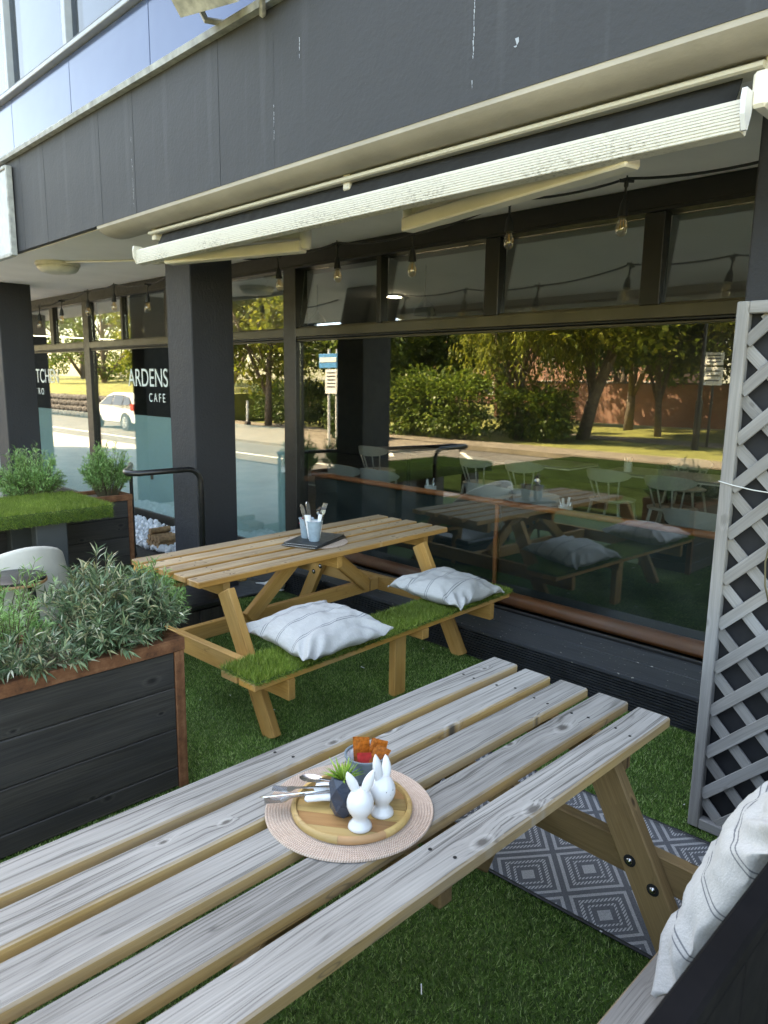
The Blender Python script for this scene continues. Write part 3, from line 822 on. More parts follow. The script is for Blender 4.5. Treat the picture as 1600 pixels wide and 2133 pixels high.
# ------------------------------------------------------------------ festoon lights
def socket_mesh():
    mb = MB()
    mb.lathe([(0.008, 0.0), (0.011, -0.012), (0.011, -0.03), (0.006, -0.04), (0.006, -0.085), (0.013, -0.10), (0.018, -0.112), (0.023, -0.15), (0.026, -0.172), (0.020, -0.172)], 12)
    mb.tube([(0, 0, 0), (0, 0, 0.018)], 0.004, 6)
    mb.tube([(-0.035, 0, -0.006), (0.035, 0, -0.006)], 0.009, 8)
    return mb.mesh('socket', True, 40)
me_sock = socket_mesh()
me_bulb = MB().lathe([(0.012, -0.168), (0.014, -0.18), (0.024, -0.20), (0.030, -0.222), (0.029, -0.240), (0.021, -0.258), (0.008, -0.266)], 14).mesh('bulb', True)
me_fil = MB().tube([(-0.006, 0, -0.185), (-0.008, 0, -0.22), (0, 0.004, -0.232), (0.008, 0, -0.22), (0.006, 0, -0.185)], 0.0022, 5).mesh('fil')
def festoon(label, pts, bulbs):
    fl = thing('festoon_lights', label, 'string lights', (pts[0][0], 3.5, pts[0][1]), 0, 'festoon lights under the soffit')
    ox, oz = pts[0]
    path = []
    for (xa, za), (xb, zb) in zip(pts[:-1], pts[1:]):
        for k in range(8):
            t_ = k / 8
            path.append((xa + (xb - xa) * t_ - ox, 0.0, za + (zb - za) * t_ - oz - 0.03 * 4 * t_ * (1 - t_) * abs(xb - xa) ** 0.5))
    path.append((pts[-1][0] - ox, 0, pts[-1][1] - oz))
    link('cable', MB().tube(path, 0.0065, 6).mesh('cable', True), 'black_plastic', fl)
    for (bx, bz, tilt) in bulbs:
        s_ = link('lamp_holder', me_sock, 'black_plastic', fl, (bx - ox, 0, bz - oz - 0.004), (tilt * 0.6, tilt, bx * 3))
        link('bulb', me_bulb, 'bulb', s_); link('filament', me_fil, 'filament', s_)
festoon('black cable with clear bulbs hanging below the awning, in front of the main window',
        [(-5.22, 2.76), (-4.71, 2.732), (-4.02, 2.738), (-3.296, 2.705), (-2.562, 2.796), (-1.866, 2.783), (-1.10, 2.755)],
        [(-4.71, 2.732, 0.05), (-4.02, 2.738, -0.03), (-3.296, 2.715, 0.0), (-2.562, 2.80, 0.02), (-1.866, 2.783, 0.04)])
festoon('black cable with small bulbs between the two columns, above the lettered window',
        [(-9.75, 2.66), (-9.6, 2.649), (-8.905, 2.672), (-8.175, 2.726), (-7.522, 2.739), (-6.798, 2.69), (-6.44, 2.717), (-5.65, 2.76)],
        [(-9.6, 2.649, 0.06), (-8.905, 2.672, -0.04), (-8.175, 2.726, 0.02), (-7.522, 2.739, 0.05), (-6.798, 2.69, -0.03)])

# soffit lamp, conduit, floodlight, sign
lp = thing('soffit_lamp', 'round cream bulkhead lamp under the soffit by the left column', 'lamp', (-7.63, 2.985, 2.90))
link('base', MB().lathe([(0.205, 0.0), (0.21, -0.02), (0.205, -0.035)], 32).mesh('b', True, 40), 'lamp_cream', lp)
link('diffuser', MB().lathe([(0.195, -0.035), (0.19, -0.06), (0.165, -0.085), (0.12, -0.10), (0.0, -0.107)], 32).mesh('d', True), 'lamp_cream', lp)
link('conduit', MB().tube([(0.2, 0.0, -0.012), (0.62, 0.28, -0.012), (1.0, 0.52, -0.012), (1.35, 0.60, -0.012)], 0.010, 8).mesh('c', True), 'soffit', lp)
link('junction_box', bb(0.14, 0.07, 0.045, 0.006), 'lamp_cream', lp, (1.02, 0.54, -0.025))
fl = thing('floodlight', 'weathered grey floodlight tilted down on the parapet coping', 'floodlight', (-3.38, 2.50, 3.72))
R = Euler((rad(-52), 0, rad(18))).to_matrix()
link('housing', MB().extrude_x([(-0.10, -0.13), (0.05, -0.10), (0.05, 0.10), (-0.10, 0.13)], -0.19, 0.19).mesh('h'), 'flood_grey', fl, (-0.30, -0.16, 0.075), R)
link('lens', bb(0.34, 0.012, 0.23, 0.002), 'flood_glass', fl, Vector((-0.30, -0.16, 0.075)) + R @ Vector((0, -0.108, 0)), R)
link('bracket', MB().tube([(-0.08, -0.13, 0.09), (0.03, -0.13, 0.03), (0.035, -0.09, -0.03), (-0.05, -0.03, -0.06), (-0.10, 0.02, 0.01)], 0.018, 6).mesh('br'), 'flood_grey', fl)
link('bracket', MB().tube([(-0.50, -0.13, 0.09), (-0.48, -0.10, 0.02), (-0.42, 0.0, 0.015)], 0.018, 6).mesh('br'), 'flood_grey', fl)
link('knob', MB().tube([(-0.11, -0.14, 0.085), (-0.05, -0.14, 0.085)], 0.028, 8).mesh('kn', True, 40), 'flood_grey', fl)
sg = thing('fascia_sign', 'pale grey sign board fixed to the fascia at the far left edge', 'sign', (-8.15, 2.47, 2.89))
link('board', bb(1.72, 0.03, 0.72, 0.004), 'grey_panel', sg, (0, 0.0, 0.36))
for nm, c, d in (('frame', (0.87, -0.005, 0.36), (0.035, 0.05, 0.76)), ('frame', (-0.87, -0.005, 0.36), (0.035, 0.05, 0.76)), ('frame', (0, -0.005, 0.735), (1.70, 0.05, 0.03)), ('frame', (0, -0.005, -0.012), (1.70, 0.05, 0.03))):
    link(nm, bb(*d, 0.004), 'coping', sg, c)

# ------------------------------------------------------------------ terrace floor
structure('terrace_turf', sheet(-7.4, 0.4, -0.9, 3.66, 0.0, 0.012), 'turf')
n = 640000
P = np.stack([RNG.uniform(-4.95, -0.25, n), RNG.uniform(0.35, 3.64, n), np.zeros(n)], 1)
keep = ~((P[:, 0] < -2.75) & (P[:, 1] < 1.47)) & ~((P[:, 0] < -4.5) & (P[:, 1] > 3.3 + 0.9 * (P[:, 0] + 4.95)))
P = P[keep]
bl = link('turf_grass', np_mesh('turf_grass', blades(P, 0.0145, 0.0036, 1.1), 3), 'grass')
tag(bl, 'short green artificial grass laid over the terrace floor', 'grass', kind='stuff')
n = 9000
P = np.stack([RNG.uniform(-7.3, -4.9, n), RNG.uniform(0.0, 3.2, n), np.zeros(n)], 1)
pav = structure('paving', sheet(-7.4, -4.94, 3.20, 4.10, 0.008, 0.01), 'gap_dark')
for i in range(4):
    for j in range(2):
        link('slab', bb(0.44, 0.43, 0.02, 0.003), 'slab', pav, (-5.16 - i * 0.45, 3.43 + j * 0.44, 0.012))

lt = MB()
for k in range(46):
    x_, y_ = random.uniform(-3.6, -0.5), random.uniform(0.4, 3.5)
    L_ = random.choice((0.006, 0.008, 0.01, 0.03, 0.05)); R_ = Euler((random.uniform(-.3, .3), random.uniform(-.3, .3), random.uniform(0, 6))).to_matrix()
    lt.box((x_, y_, 0.022), (L_, 0.0035, 0.0025), R_)
tag(link('turf_litter', lt.mesh('litter'), 'napkin'), 'tiny pale crumbs and straw scattered on the artificial grass', 'litter', kind='stuff')
rug = thing('rug', 'grey and white diamond pattern outdoor rug under the near picnic table', 'rug', (-1.10, 2.375, 0.0), rad(3.0))
rm = MB()
nx, ny = 60, 24
vs_, fs_ = [], []
for j in range(ny + 1):
    for i in range(nx + 1):
        xx = -0.95 + 1.9 * i / nx; yy = -0.36 + 0.72 * j / ny
        vs_.append((xx, yy, 0.017 + 0.003 * noise.noise(Vector((xx * 4, yy * 4, 2.0)))))
for j in range(ny):
    for i in range(nx):
        a = j * (nx + 1) + i
        fs_.append((a, a + 1, a + nx + 2, a + nx + 1))
ro = link('weave', MB().add(vs_, fs_).mesh('rug', True), 'rug', rug)
m_ = ro.modifiers.new('t', 'SOLIDIFY'); m_.thickness = 0.006
for s in (-1, 1):
    link('binding', bb(1.9, 0.014, 0.008, 0.003), 'menu_black', rug, (0, s * 0.364, 0.0165))

# ------------------------------------------------------------------ picnic tables
def picnic_table(label, loc, rz, top, frame, L=2.10, foot=0.62, legtop=0.24, seat_in=0.62, seat_posts=False, shift=0.0, seat_z=0.455, seat_left=None):
    t = thing('picnic_table', label, 'picnic table', loc, rz, 'wooden picnic tables')
    W, gap, T = 0.112, 0.0355, 0.036
    for i in range(5):
        xx = (i - 2) * (W + gap)
        jig = (0.004, -0.003, 0.002, 0.006, -0.004)[i]
        board('top_plank', top, t, L, W, T, (xx, jig, 0.75 - T / 2 + (0.001, 0, 0.0015, 0, 0.0005)[i]), (0, 0, PI / 2), 0.005)
    for yy in (L / 2 - 0.20, 0.0, -L / 2 + 0.20):
        beam('top_batten', frame, t, (-0.31, yy, 0.672), (0.31, yy, 0.672), 0.045, 0.088)
    for s in (1, -1):
        yl = s * (L / 2 - 0.262) + shift
        for q in (1, -1):
            lg = beam('leg', frame, t, (q * foot, yl - s * 0.0, 0.0), (q * legtop, yl, 0.698), 0.044, 0.105, up=(q, 0, 0.5))
        yb = s * (L / 2 - 0.215) + shift
        zb = seat_z - 0.085
        beam('seat_bearer', frame, t, (-((seat_left or seat_in) + 0.27), yb, zb), (seat_in + 0.27, yb, zb), 0.044, 0.105)
        # coach bolts on the inner leg faces
        for q in (1, -1):
            xc = q * (legtop + (foot - legtop) * (0.698 - 0.37) / 0.698)
            for dx, dz in ((-0.038 * q, 0.028), (0.038 * q, -0.028)):
                link('bolt', me_bolt, 'steel', t, (xc + dx, yl - s * 0.0225, seat_z - 0.085 + dz), (PI / 2 * s, 0, 0))
                link('bolt_recess', me_recess, 'gap_dark', t, (xc + dx, yl - s * 0.0222, seat_z - 0.085 + dz), (PI / 2 * s, 0, 0))
    for q in (1, -1):
        for k in range(2):
            xx = q * ((seat_in if q > 0 else (seat_left or seat_in)) + 0.062 + k * 0.138)
            board('seat_plank', top, t, L, 0.122, T, (xx, shift, seat_z - T / 2), (0, 0, PI / 2), 0.005)
        beam('seat_batten', frame, t, (q * ((seat_in if q > 0 else (seat_left or seat_in)) + 0.0), shift + 0.17, seat_z - 0.065), (q * ((seat_in if q > 0 else (seat_left or seat_in)) + 0.265), shift + 0.17, seat_z - 0.065), 0.06, 0.06)
        if seat_posts:
            beam('seat_post', frame, t, (q * (seat_in + 0.16), shift + 0.045, 0.0), (q * (seat_in + 0.16), shift + 0.045, seat_z - 0.034), 0.05, 0.095, up=(0, 1, 0))
    beam('stretcher', frame, t, (0, -L / 2 + 0.24 + shift, seat_z - 0.085), (0, L / 2 - 0.24 + shift, seat_z - 0.085), 0.044, 0.09)
    for s in (1, -1):
        beam('brace', frame, t, (0.045, s * 0.52, 0.36), (0.045, s * 0.10, 0.70), 0.044, 0.088, up=(0, 1, 0.5))
    return t
me_bolt = MB().lathe([(0.0105, 0.0), (0.0105, 0.004), (0.007, 0.008), (0.0, 0.0095)], 10).mesh('bolt', True, 40)
me_recess = MB().lathe([(0.019, 0.0), (0.019, 0.0012)], 14).mesh('recess')
# screw heads are part of each top: small dark recesses, shared mesh
me_screw = MB().lathe([(0.0048, 0.0), (0.0048, 0.0008)], 8).mesh('screw')
near = picnic_table('weathered silver grey picnic table closest to the camera', (-1.235, 1.135, 0.0), 0.0, 'grey_wood', 'tan_wood', seat_left=0.49)
far = picnic_table('honey coloured picnic table with artificial grass seats by the column', (-3.655, 2.93, 0.0), rad(2.8), 'honey_top', 'honey_wood', 2.11, 0.79, 0.42, 0.73, True, -0.145, 0.425)
for t in (near, far):
    for i in range(5):
        for yy in (0.85, 0.0, -0.85):
            for dx in (-0.028, 0.028):
                link('screw', me_screw, 'gap_dark', t, ((i - 2) * 0.1475 + dx + random.uniform(-.006, .006), yy + random.uniform(-0.025, 0.025), 0.7515))

def grass_mat(name, label, cat, loc, rz, sx, sy, dens, mat='mat_grass', hang=None, th=0.012, h=0.030, group=None):
    g = thing(name, label, cat, loc, rz, group)
    link('backing', bb(sx, sy, th, 0.003), 'turf', g, (0, 0, th / 2))
    n = int(sx * sy * dens)
    P = np.stack([RNG.uniform(-sx / 2, sx / 2, n), RNG.uniform(-sy / 2, sy / 2, n), np.full(n, th)], 1)
    V = [blades(P, h, 0.0042, 0.95)]
    ne = int(2 * (sx + sy) * dens * 0.018)
    per = RNG.uniform(0, 1, ne) * 2 * (sx + sy)
    E = np.zeros((ne, 3)); Nn = np.zeros((ne, 3))
    a = per < sx; b = (per >= sx) & (per < sx + sy); c = (per >= sx + sy) & (per < 2 * sx + sy); d = per >= 2 * sx + sy
    E[a, 0] = per[a] - sx / 2; E[a, 1] = -sy / 2; Nn[a, 1] = -1
    E[b, 1] = per[b] - sx - sy / 2; E[b, 0] = sx / 2; Nn[b, 0] = 1
    E[c, 0] = per[c] - sx - sy - sx / 2; E[c, 1] = sy / 2; Nn[c, 1] = 1
    E[d, 1] = per[d] - 2 * sx - sy - sy / 2; E[d, 0] = -sx / 2; Nn[d, 0] = -1
    E[:, 2] = RNG.uniform(0.001, th, ne)
    Nn[:, 2] = RNG.uniform(-0.5, 0.8, ne)
    V.append(blades(E, h * 0.75, 0.0042, 0.8, N=Nn))
    if hang:
        depth = hang
        m = int(sy * depth * dens)
        Q = np.stack([np.full(m, sx / 2 + 0.004), RNG.uniform(-sy / 2, sy / 2, m), th - RNG.uniform(0, 1, m) * depth], 1)
        Nq = np.tile(np.array([[0.9, 0.0, -0.25]]), (m, 1))
        V.append(blades(Q, h, 0.0045, 0.8, N=Nq))
        link('flap', bb(0.006, sy, depth, 0.001), 'turf', g, (sx / 2 + 0.001, 0, th - depth / 2))
    o = link('blades', np_mesh('mat_blades', np.concatenate(V), 3), mat, g)
    tag(o, kind='stuff')
    return g
def on_far(lx, ly, z):
    v = Matrix.Rotation(rad(2.8), 3, 'Z') @ Vector((lx, ly, 0)); return (-3.655 + v.x, 2.93 + v.y, z)
grass_mat('grass_seat_mat', 'bright green artificial grass strip on the nearer seat of the honey table', 'grass mat', on_far(0.868, -0.145, 0.425), rad(2.8), 0.275, 2.10, 52000, group='artificial grass seat strips')
grass_mat('grass_seat_mat', 'green artificial grass strip on the seat behind the honey table', 'grass mat', on_far(-0.868, -0.145, 0.425), rad(2.8), 0.275, 2.10, 40000, group='artificial grass seat strips')

# ------------------------------------------------------------------ cushions
def pillow(size, thick, seed, sag=0.0):
    N = 52
    top, bot = {}, {}
    vs_, fs_ = [], []
    def shape(u, v, sgn):
        e = max(0.0, (1 - abs(u) ** 2.6)) ** 0.62 * max(0.0, (1 - abs(v) ** 2.6)) ** 0.62
        px = size / 2 * u * (1 - 0.085 * (1 - v * v) * abs(u))
        py = size / 2 * v * (1 - 0.085 * (1 - u * u) * abs(v))
        w = noise.noise(Vector((u * 1.9 + seed, v * 1.9, sgn))) * 0.022 - abs(noise.noise(Vector((u * 3.1 + v * 1.6 + seed, v * 2.6 - u - seed, sgn * 2)))) * 0.015 + noise.noise(Vector((u * 9 + seed, v * 4.0 - seed, sgn * 2))) * 0.006
        rim = math.sin(7.0 * math.atan2(v, u) + seed) * 0.006 * (max(abs(u), abs(v)) ** 6)
        # pulled folds radiating from the corners
        cr = max(0, abs(u) + abs(v) - 1.05)
        fold = 0.022 * cr * math.sin(17 * (abs(u) - abs(v)) + seed)
        z = sgn * (thick / 2 * e) + (w * min(1, e * 3) + fold) * (1 if sgn > 0 else 0.4) + rim
        z += -sag * (u * u + v * v) * 0.5
        return (px, py, z)
    idx = {}
    for sgn in (1, -1):
        for j in range(N + 1):
            for i in range(N + 1):
                edge = i in (0, N) or j in (0, N)
                if sgn < 0 and edge:
                    idx[(sgn, i, j)] = idx[(1, i, j)]; continue
                u = math.sin((i / N - 0.5) * PI * 0.98) / math.sin(0.49 * PI); v = math.sin((j / N - 0.5) * PI * 0.98) / math.sin(0.49 * PI)
                u = max(-1, min(1, u)); v = max(-1, min(1, v))
                idx[(sgn, i, j)] = len(vs_); vs_.append(shape(u, v, sgn))
        for j in range(N):
            for i in range(N):
                q = [idx[(sgn, i, j)], idx[(sgn, i + 1, j)], idx[(sgn, i + 1, j + 1)], idx[(sgn, i, j + 1)]]
                fs_.append(tuple(q if sgn > 0 else q[::-1]))
    return MB().add(vs_, fs_).mesh('pillow', True)
def cushion(label, loc, rot, size, thick, seed):
    o = link('cushion', pillow(size, thick, seed, 0.012), 'linen', None, loc, rot)
    tag(o, label, 'cushion', 'striped linen cushions')
    return o
cushion('pale striped linen cushion on the grass seat, nearest the rusty planter', (-2.80, 2.31, 0.528), (rad(3), rad(2), rad(-2)), 0.56, 0.175, 1.0)
cushion('pale striped linen cushion on the grass seat, nearer the window', (-2.87, 3.43, 0.522), (rad(-2), rad(4), rad(8)), 0.54, 0.165, 4.2)
cushion('pale striped cushion propped on the grey table seat against the black fence', (-0.450, 1.66, 0.735), (0, rad(-68), rad(0)), 0.54, 0.17, 8.1)

# ------------------------------------------------------------------ near table setting
mt = thing('placemat', 'round pink-beige woven placemat on the grey table', 'placemat', (-1.213, 1.102, 0.752), 0)
mb = MB()
prof = []
R0 = 0.207
k = 0
rr_ = 0.004
prof.append((0.0, 0.004))
while rr_ < R0:
    prof += [(rr_, 0.0025), (rr_ + 0.0022, 0.0050), (rr_ + 0.0052, 0.0050), (rr_ + 0.0066, 0.0025)]
    rr_ += 0.0070
prof += [(R0, 0.0), (R0 - 0.004, 0.0)]
link('weave', MB().lathe(prof[::-1], 64).mesh('mat', True, 50), 'mat', mt)
bd = thing('serving_board', 'round wooden serving board with raised rim on the near placemat', 'board', (-1.203, 1.100, 0.757), rad(35))
# staves make up the disc
n_st = 6
Rb = 0.145
for i in range(n_st):
    y0 = -Rb + 2 * Rb * i / n_st; y1 = -Rb + 2 * Rb * (i + 1) / n_st - 0.0006
    poly = []
    for k in range(9):
        y = y0 + (y1 - y0) * k / 8; poly.append((math.sqrt(max(1e-8, (Rb - 0.012) ** 2 - min(abs(y), Rb - 0.0121) ** 2)), y))
    pts = poly + [(-x, y) for x, y in poly[::-1]]
    nn = len(pts)
    me = MB().add([(x, y, 0.0) for x, y in pts] + [(x, y, 0.010) for x, y in pts], [tuple(range(nn - 1, -1, -1)), tuple(range(nn, 2 * nn))] + [(a, (a + 1) % nn, nn + (a + 1) % nn, nn + a) for a in range(nn)]).mesh('stave')
    link('stave', me, 'board_wood' if i not in (1, 4) else 'board_brown', bd)
for k in range(8):
    a0 = 2 * PI * k / 8; vs_, fs_ = [], []
    for q in range(7):
        a = a0 + (2 * PI / 8 - 0.004) * q / 6
        for r_, z_ in ((Rb - 0.011, 0.0), (Rb + 0.002, 0.002), (Rb + 0.004, 0.010), (Rb, 0.017), (Rb - 0.008, 0.0175), (Rb - 0.011, 0.010)):
            vs_.append((r_ * math.cos(a), r_ * math.sin(a), z_))
    for q in range(6):
        for w in range(6):
            fs_.append((q * 6 + w, q * 6 + (w + 1) % 6, (q + 1) * 6 + (w + 1) % 6, (q + 1) * 6 + w))
    fs_ += [tuple(range(6)), tuple(range(36, 42))[::-1]]
    link('rim', MB().add(vs_, fs_).mesh('rim', True, 60), 'board_wood' if k != 6 else 'stool_edge', bd)

def bunny(label, loc, rz, ears):
    b = thing('bunny_shaker', label, 'shaker', loc, rz, 'rabbit shakers on the serving board')
    body = [(0.026, 0.0), (0.0285, 0.003), (0.0265, 0.010), (0.0185, 0.020), (0.0165, 0.026), (0.020, 0.033), (0.027, 0.043), (0.0315, 0.056), (0.0315, 0.068), (0.028, 0.080), (0.021, 0.091), (0.011, 0.098), (0.0, 0.100)]
    link('body', MB().lathe(body, 28).mesh('body', True), 'ceramic', b)
    for (sx, tilt, L, tw) in ears:
        N = 9; vs_, fs_ = [], []
        for i in range(N + 1):
            t_ = i / N
            w = 0.0125 * (math.sin(PI * min(1, 0.16 + 0.84 * t_)) ** 0.7 if t_ < 1 else 0.02) + 0.0005
            c = Vector((sx * 0.011 + tilt[0] * L * t_ ** 1.2, tilt[1] * L * t_ ** 1.5, 0.088 + L * t_ - (abs(tilt[0]) + abs(tilt[1])) * 0.12 * L * t_ ** 2))
            for k in range(12):
                a = 2 * PI * k / 12
                vs_.append(c + Vector((math.cos(a + tw) * w, math.sin(a + tw) * w * 0.62, 0)))
        for i in range(N):
            for k in range(12):
                fs_.append((i * 12 + k, i * 12 + (k + 1) % 12, (i + 1) * 12 + (k + 1) % 12, (i + 1) * 12 + k))
        fs_.append(tuple(N * 12 + k for k in range(12)))
        link('ear', MB().add(vs_, fs_).mesh('ear', True), 'ceramic', b)
    for s in (-1, 1):
        link('eye', MB().lathe([(0.0, -0.0012), (0.0017, 0), (0.0, 0.0012)], 8).mesh('eye', True), 'ceramic_dark', b, (s * 0.009, -0.0285, 0.072), (PI / 2, 0, 0))
    link('nose', MB().lathe([(0.0, -0.001), (0.0012, 0), (0.0, 0.001)], 6).mesh('nose', True), 'ceramic_dark', b, (0, -0.0312, 0.064), (PI / 2, 0, 0))
    return b
bunny('white ceramic rabbit shaker in front, facing away, nearest the board rim', (-1.122, 1.052, 0.767), rad(225), ((-1, (-0.30, 0.0), 0.060, 0.2), (1, (0.34, 0.05), 0.056, -0.3)))
bunny('white ceramic rabbit shaker behind, with little dark eyes showing', (-1.126, 1.128, 0.767), rad(82), ((-1, (-0.12, 0.05), 0.072, 0.1), (1, (0.35, 0.55), 0.050, 0.4)))

pot = thing('succulent_pot', 'faceted navy pot with spiky lime green succulent on the serving board', 'potted plant', (-1.192, 1.062, 0.767), rad(20))
prof = [(0.022, 0.0), (0.031, 0.018), (0.034, 0.05), (0.033, 0.08), (0.026, 0.097), (0.022, 0.097), (0.021, 0.085)]
vs_, fs_ = [], []
for i, (r_, z_) in enumerate(prof):
    for k in range(6):
        a = 2 * PI * (k + (0.5 if i % 2 else 0)) / 6; vs_.append((r_ * 1.04 * math.cos(a), r_ * 1.04 * math.sin(a), z_))
for i in range(len(prof) - 1):
    for k in range(6):
        k2 = (k + 1) % 6
        if i % 2 == 0:
            fs_ += [(i * 6 + k, i * 6 + k2, (i + 1) * 6 + k), (i * 6 + k2, (i + 1) * 6 + k2, (i + 1) * 6 + k)]
        else:
            fs_ += [(i * 6 + k, (i + 1) * 6 + k2, (i + 1) * 6 + k), (i * 6 + k, i * 6 + k2, (i + 1) * 6 + k2)]
fs_ += [tuple(range(5, -1, -1)), tuple((len(prof) - 1) * 6 + k for k in range(6))]
link('pot', MB().add(vs_, fs_).mesh('pot'), 'navy_pot', pot)
vs_, fs_ = [], []
for k in range(44):
    a = random.uniform(0, 2 * PI); el = random.uniform(0.45, 1.45); L = random.uniform(0.042, 0.064)
    d = Vector((math.cos(a) * math.cos(el), math.sin(a) * math.cos(el), math.sin(el))); s_ = d.cross(Vector((0, 0, 1))).normalized(); nn = s_.cross(d)
    b0 = Vector((math.cos(a), math.sin(a), 0)) * 0.006 + Vector((0, 0, 0.088)); o_ = len(vs_)
    mid = b0 + d * L * 0.5; tip = b0 + d * L + Vector((0, 0, -0.004))
    vs_ += [b0 + s_ * 0.003, b0 - s_ * 0.003, b0 + nn * 0.002, mid + s_ * 0.0034, mid - s_ * 0.0034, mid + nn * 0.002, tip]
    fs_ += [(o_, o_ + 2, o_ + 5, o_ + 3), (o_ + 2, o_ + 1, o_ + 4, o_ + 5), (o_ + 1, o_, o_ + 3, o_ + 4), (o_ + 3, o_ + 5, o_ + 6), (o_ + 5, o_ + 4, o_ + 6), (o_ + 4, o_ + 3, o_ + 6)]
link('leaves', MB().add([tuple(v) for v in vs_], fs_).mesh('succ', True), 'lime', pot)

def bucket(label, loc, mat, r0, r1, h, inner='ceramic', group=None):
    b = thing('table_bucket', label, 'bucket', loc, random.uniform(0, 3), group)
    link('body', MB().lathe([(0.0, 0.0), (r0 * 0.96, 0.0), (r0, 0.003), (r1, h), (r1 + 0.004, h + 0.001), (r1 + 0.004, h + 0.005), (r1 - 0.001, h + 0.005), (r1 - 0.002, h), (r1 - 0.002, h - 0.004)], 32, caps=False).mesh('bk', True, 50), mat, b)
    link('lining', MB().lathe([(r1 - 0.0022, h - 0.001), (r0 - 0.002, 0.006), (0.0, 0.006)], 32, caps=False).mesh('ln', True), inner, b)
    return b
bk = bucket('slate blue enamel bucket of orange sauce sachets on the near table', (-1.226, 1.168, 0.767), 'slate_bucket', 0.040, 0.051, 0.098)
def sachet(mat, b, loc, rot, w=0.045, h=0.070, name='sachet'):
    nxx, nz = 5, 7
    vs_, fs_ = [], []
    for sgn in (1, -1):
        for j in range(nz + 1):
            for i in range(nxx + 1):
                u, v = i / nxx * 2 - 1, j / nz * 2 - 1
                vs_.append((u * w / 2, sgn * 0.0022 * (1 - u ** 4) * (1 - v ** 4) + 0.0022 * math.sin(u * 2 + v * 3), v * h / 2))
    st = (nxx + 1) * (nz + 1)
    for j in range(nz):
        for i in range(nxx):
            a = j * (nxx + 1) + i
            fs_.append((a, a + 1, a + nxx + 2, a + nxx + 1)); fs_.append((st + a, st + a + nxx + 1, st + a + nxx + 2, st + a + 1))
    return link(name, MB().add(vs_, fs_).mesh('sachet', True), mat, b, loc, rot)
def top_thing(o, label, cat, group=None): return tag(o, label, cat, group)
sc_loc = Vector((-1.226, 1.168, 0.767))
for i, (mt_, dx, dy, dz, rx, ry, rz, lb) in enumerate((
    ('orange', -0.016, 0.000, 0.104, 0.06, -0.05, 0.80, 'tallest orange sauce sachet, standing in the slate bucket'),
    ('orange', 0.016, 0.022, 0.100, -0.05, 0.22, 0.86, 'orange sauce sachet leaning right in the slate bucket'),
    ('orange', 0.028, 0.012, 0.092, 0.04, 0.45, 0.92, 'orange sauce sachet at the right rim of the slate bucket'),
    ('red', 0.010, -0.012, 0.084, 0.12, -0.12, 0.84, 'red sauce sachet low at the front of the slate bucket'))):
    o = sachet(mt_, None, sc_loc + Vector((dx, dy, dz)), (rx, ry, rz), 0.042 if mt_ == 'orange' else 0.036, 0.075 if mt_ == 'orange' else 0.06)
    tag(o, lb, 'sachet', 'sauce sachets in the slate bucket')
ns = sachet('napkin', None, sc_loc + Vector((-0.028, 0.004, 0.075)), (0.1, -0.35, 0.8), 0.04, 0.06, 'paper_sachet')
tag(ns, 'white paper sachet at the left rim of the slate bucket', 'sachet')

def cutlery(kind, parent_label, loc, rot, L=0.19, group=None, parent=None, flat=True):
    """length along local X, working end at +X; one mesh"""
    mb = MB()
    def strip(prof, th=0.0022):
        n_ = len(prof)
        vs_ = []
        for (x_, w_, z_) in prof: vs_ += [(x_, -w_, z_), (x_, w_, z_), (x_, w_, z_ + th), (x_, -w_, z_ + th)]
        fs_ = []
        for i in range(n_ - 1):
            for k in range(4): fs_.append((i * 4 + k, i * 4 + (k + 1) % 4, (i + 1) * 4 + (k + 1) % 4, (i + 1) * 4 + k))
        fs_ += [(3, 2, 1, 0), tuple((n_ - 1) * 4 + k for k in range(4))]
        mb.add(vs_, fs_)
    if kind == 'knife':
        strip([(-L / 2, 0.006, 0), (-L * 0.1, 0.007, 0.001), (0.0, 0.006, 0.001), (0.01, 0.008, 0.001), (L * 0.35, 0.009, 0.001), (L * 0.47, 0.006, 0.001), (L * 0.5, 0.001, 0.001)])
    elif kind == 'spoon':
        strip([(-L / 2, 0.006, 0), (0.0, 0.003, 0.002), (L * 0.2, 0.003, 0.003)])
        mb.add(*[(lambda v_, f_: (v_, f_))(*spoon_bowl(L))][0])
    else:
        strip([(-L / 2, 0.006, 0), (0.0, 0.003, 0.002), (L * 0.17, 0.0035, 0.003), (L * 0.24, 0.011, 0.001), (L * 0.30, 0.012, 0.0)])
        for k in range(4):
            y_ = -0.0095 + k * 0.0063
            mb.add(*box_vf((L * 0.30, y_ - 0.0016, 0.0), (L * 0.50, y_ + 0.0016, 0.002), 0.006))
    me = mb.mesh(kind, True, 40)
    o = link(kind, me, 'steel', parent, loc, rot)
    if parent is None: tag(o, parent_label, kind, group)
    return o
def spoon_bowl(L):
    vs_, fs_ = [], []
    N, K = 8, 12
    for i in range(N + 1):
        r = i / N
        for k in range(K):
            a = 2 * PI * k / K
            vs_.append((L * 0.33 + math.cos(a) * r * 0.030, math.sin(a) * r * 0.019, 0.002 - 0.006 * (1 - r * r)))
    for i in range(N):
        for k in range(K): fs_.append((i * K + k, i * K + (k + 1) % K, (i + 1) * K + (k + 1) % K, (i + 1) * K + k))
    return vs_, fs_
def box_vf(a, b, lift):
    vs_ = [(a[0], a[1], a[2]), (a[0], b[1], a[2]), (a[0], b[1], b[2]), (a[0], a[1], b[2]), (b[0], a[1], a[2] + lift), (b[0], b[1], a[2] + lift), (b[0], b[1], b[2] + lift), (b[0], a[1], b[2] + lift)]
    return vs_, [(0, 1, 2, 3), (7, 6, 5, 4), (0, 4, 5, 1), (1, 5, 6, 2), (2, 6, 7, 3), (3, 7, 4, 0)]
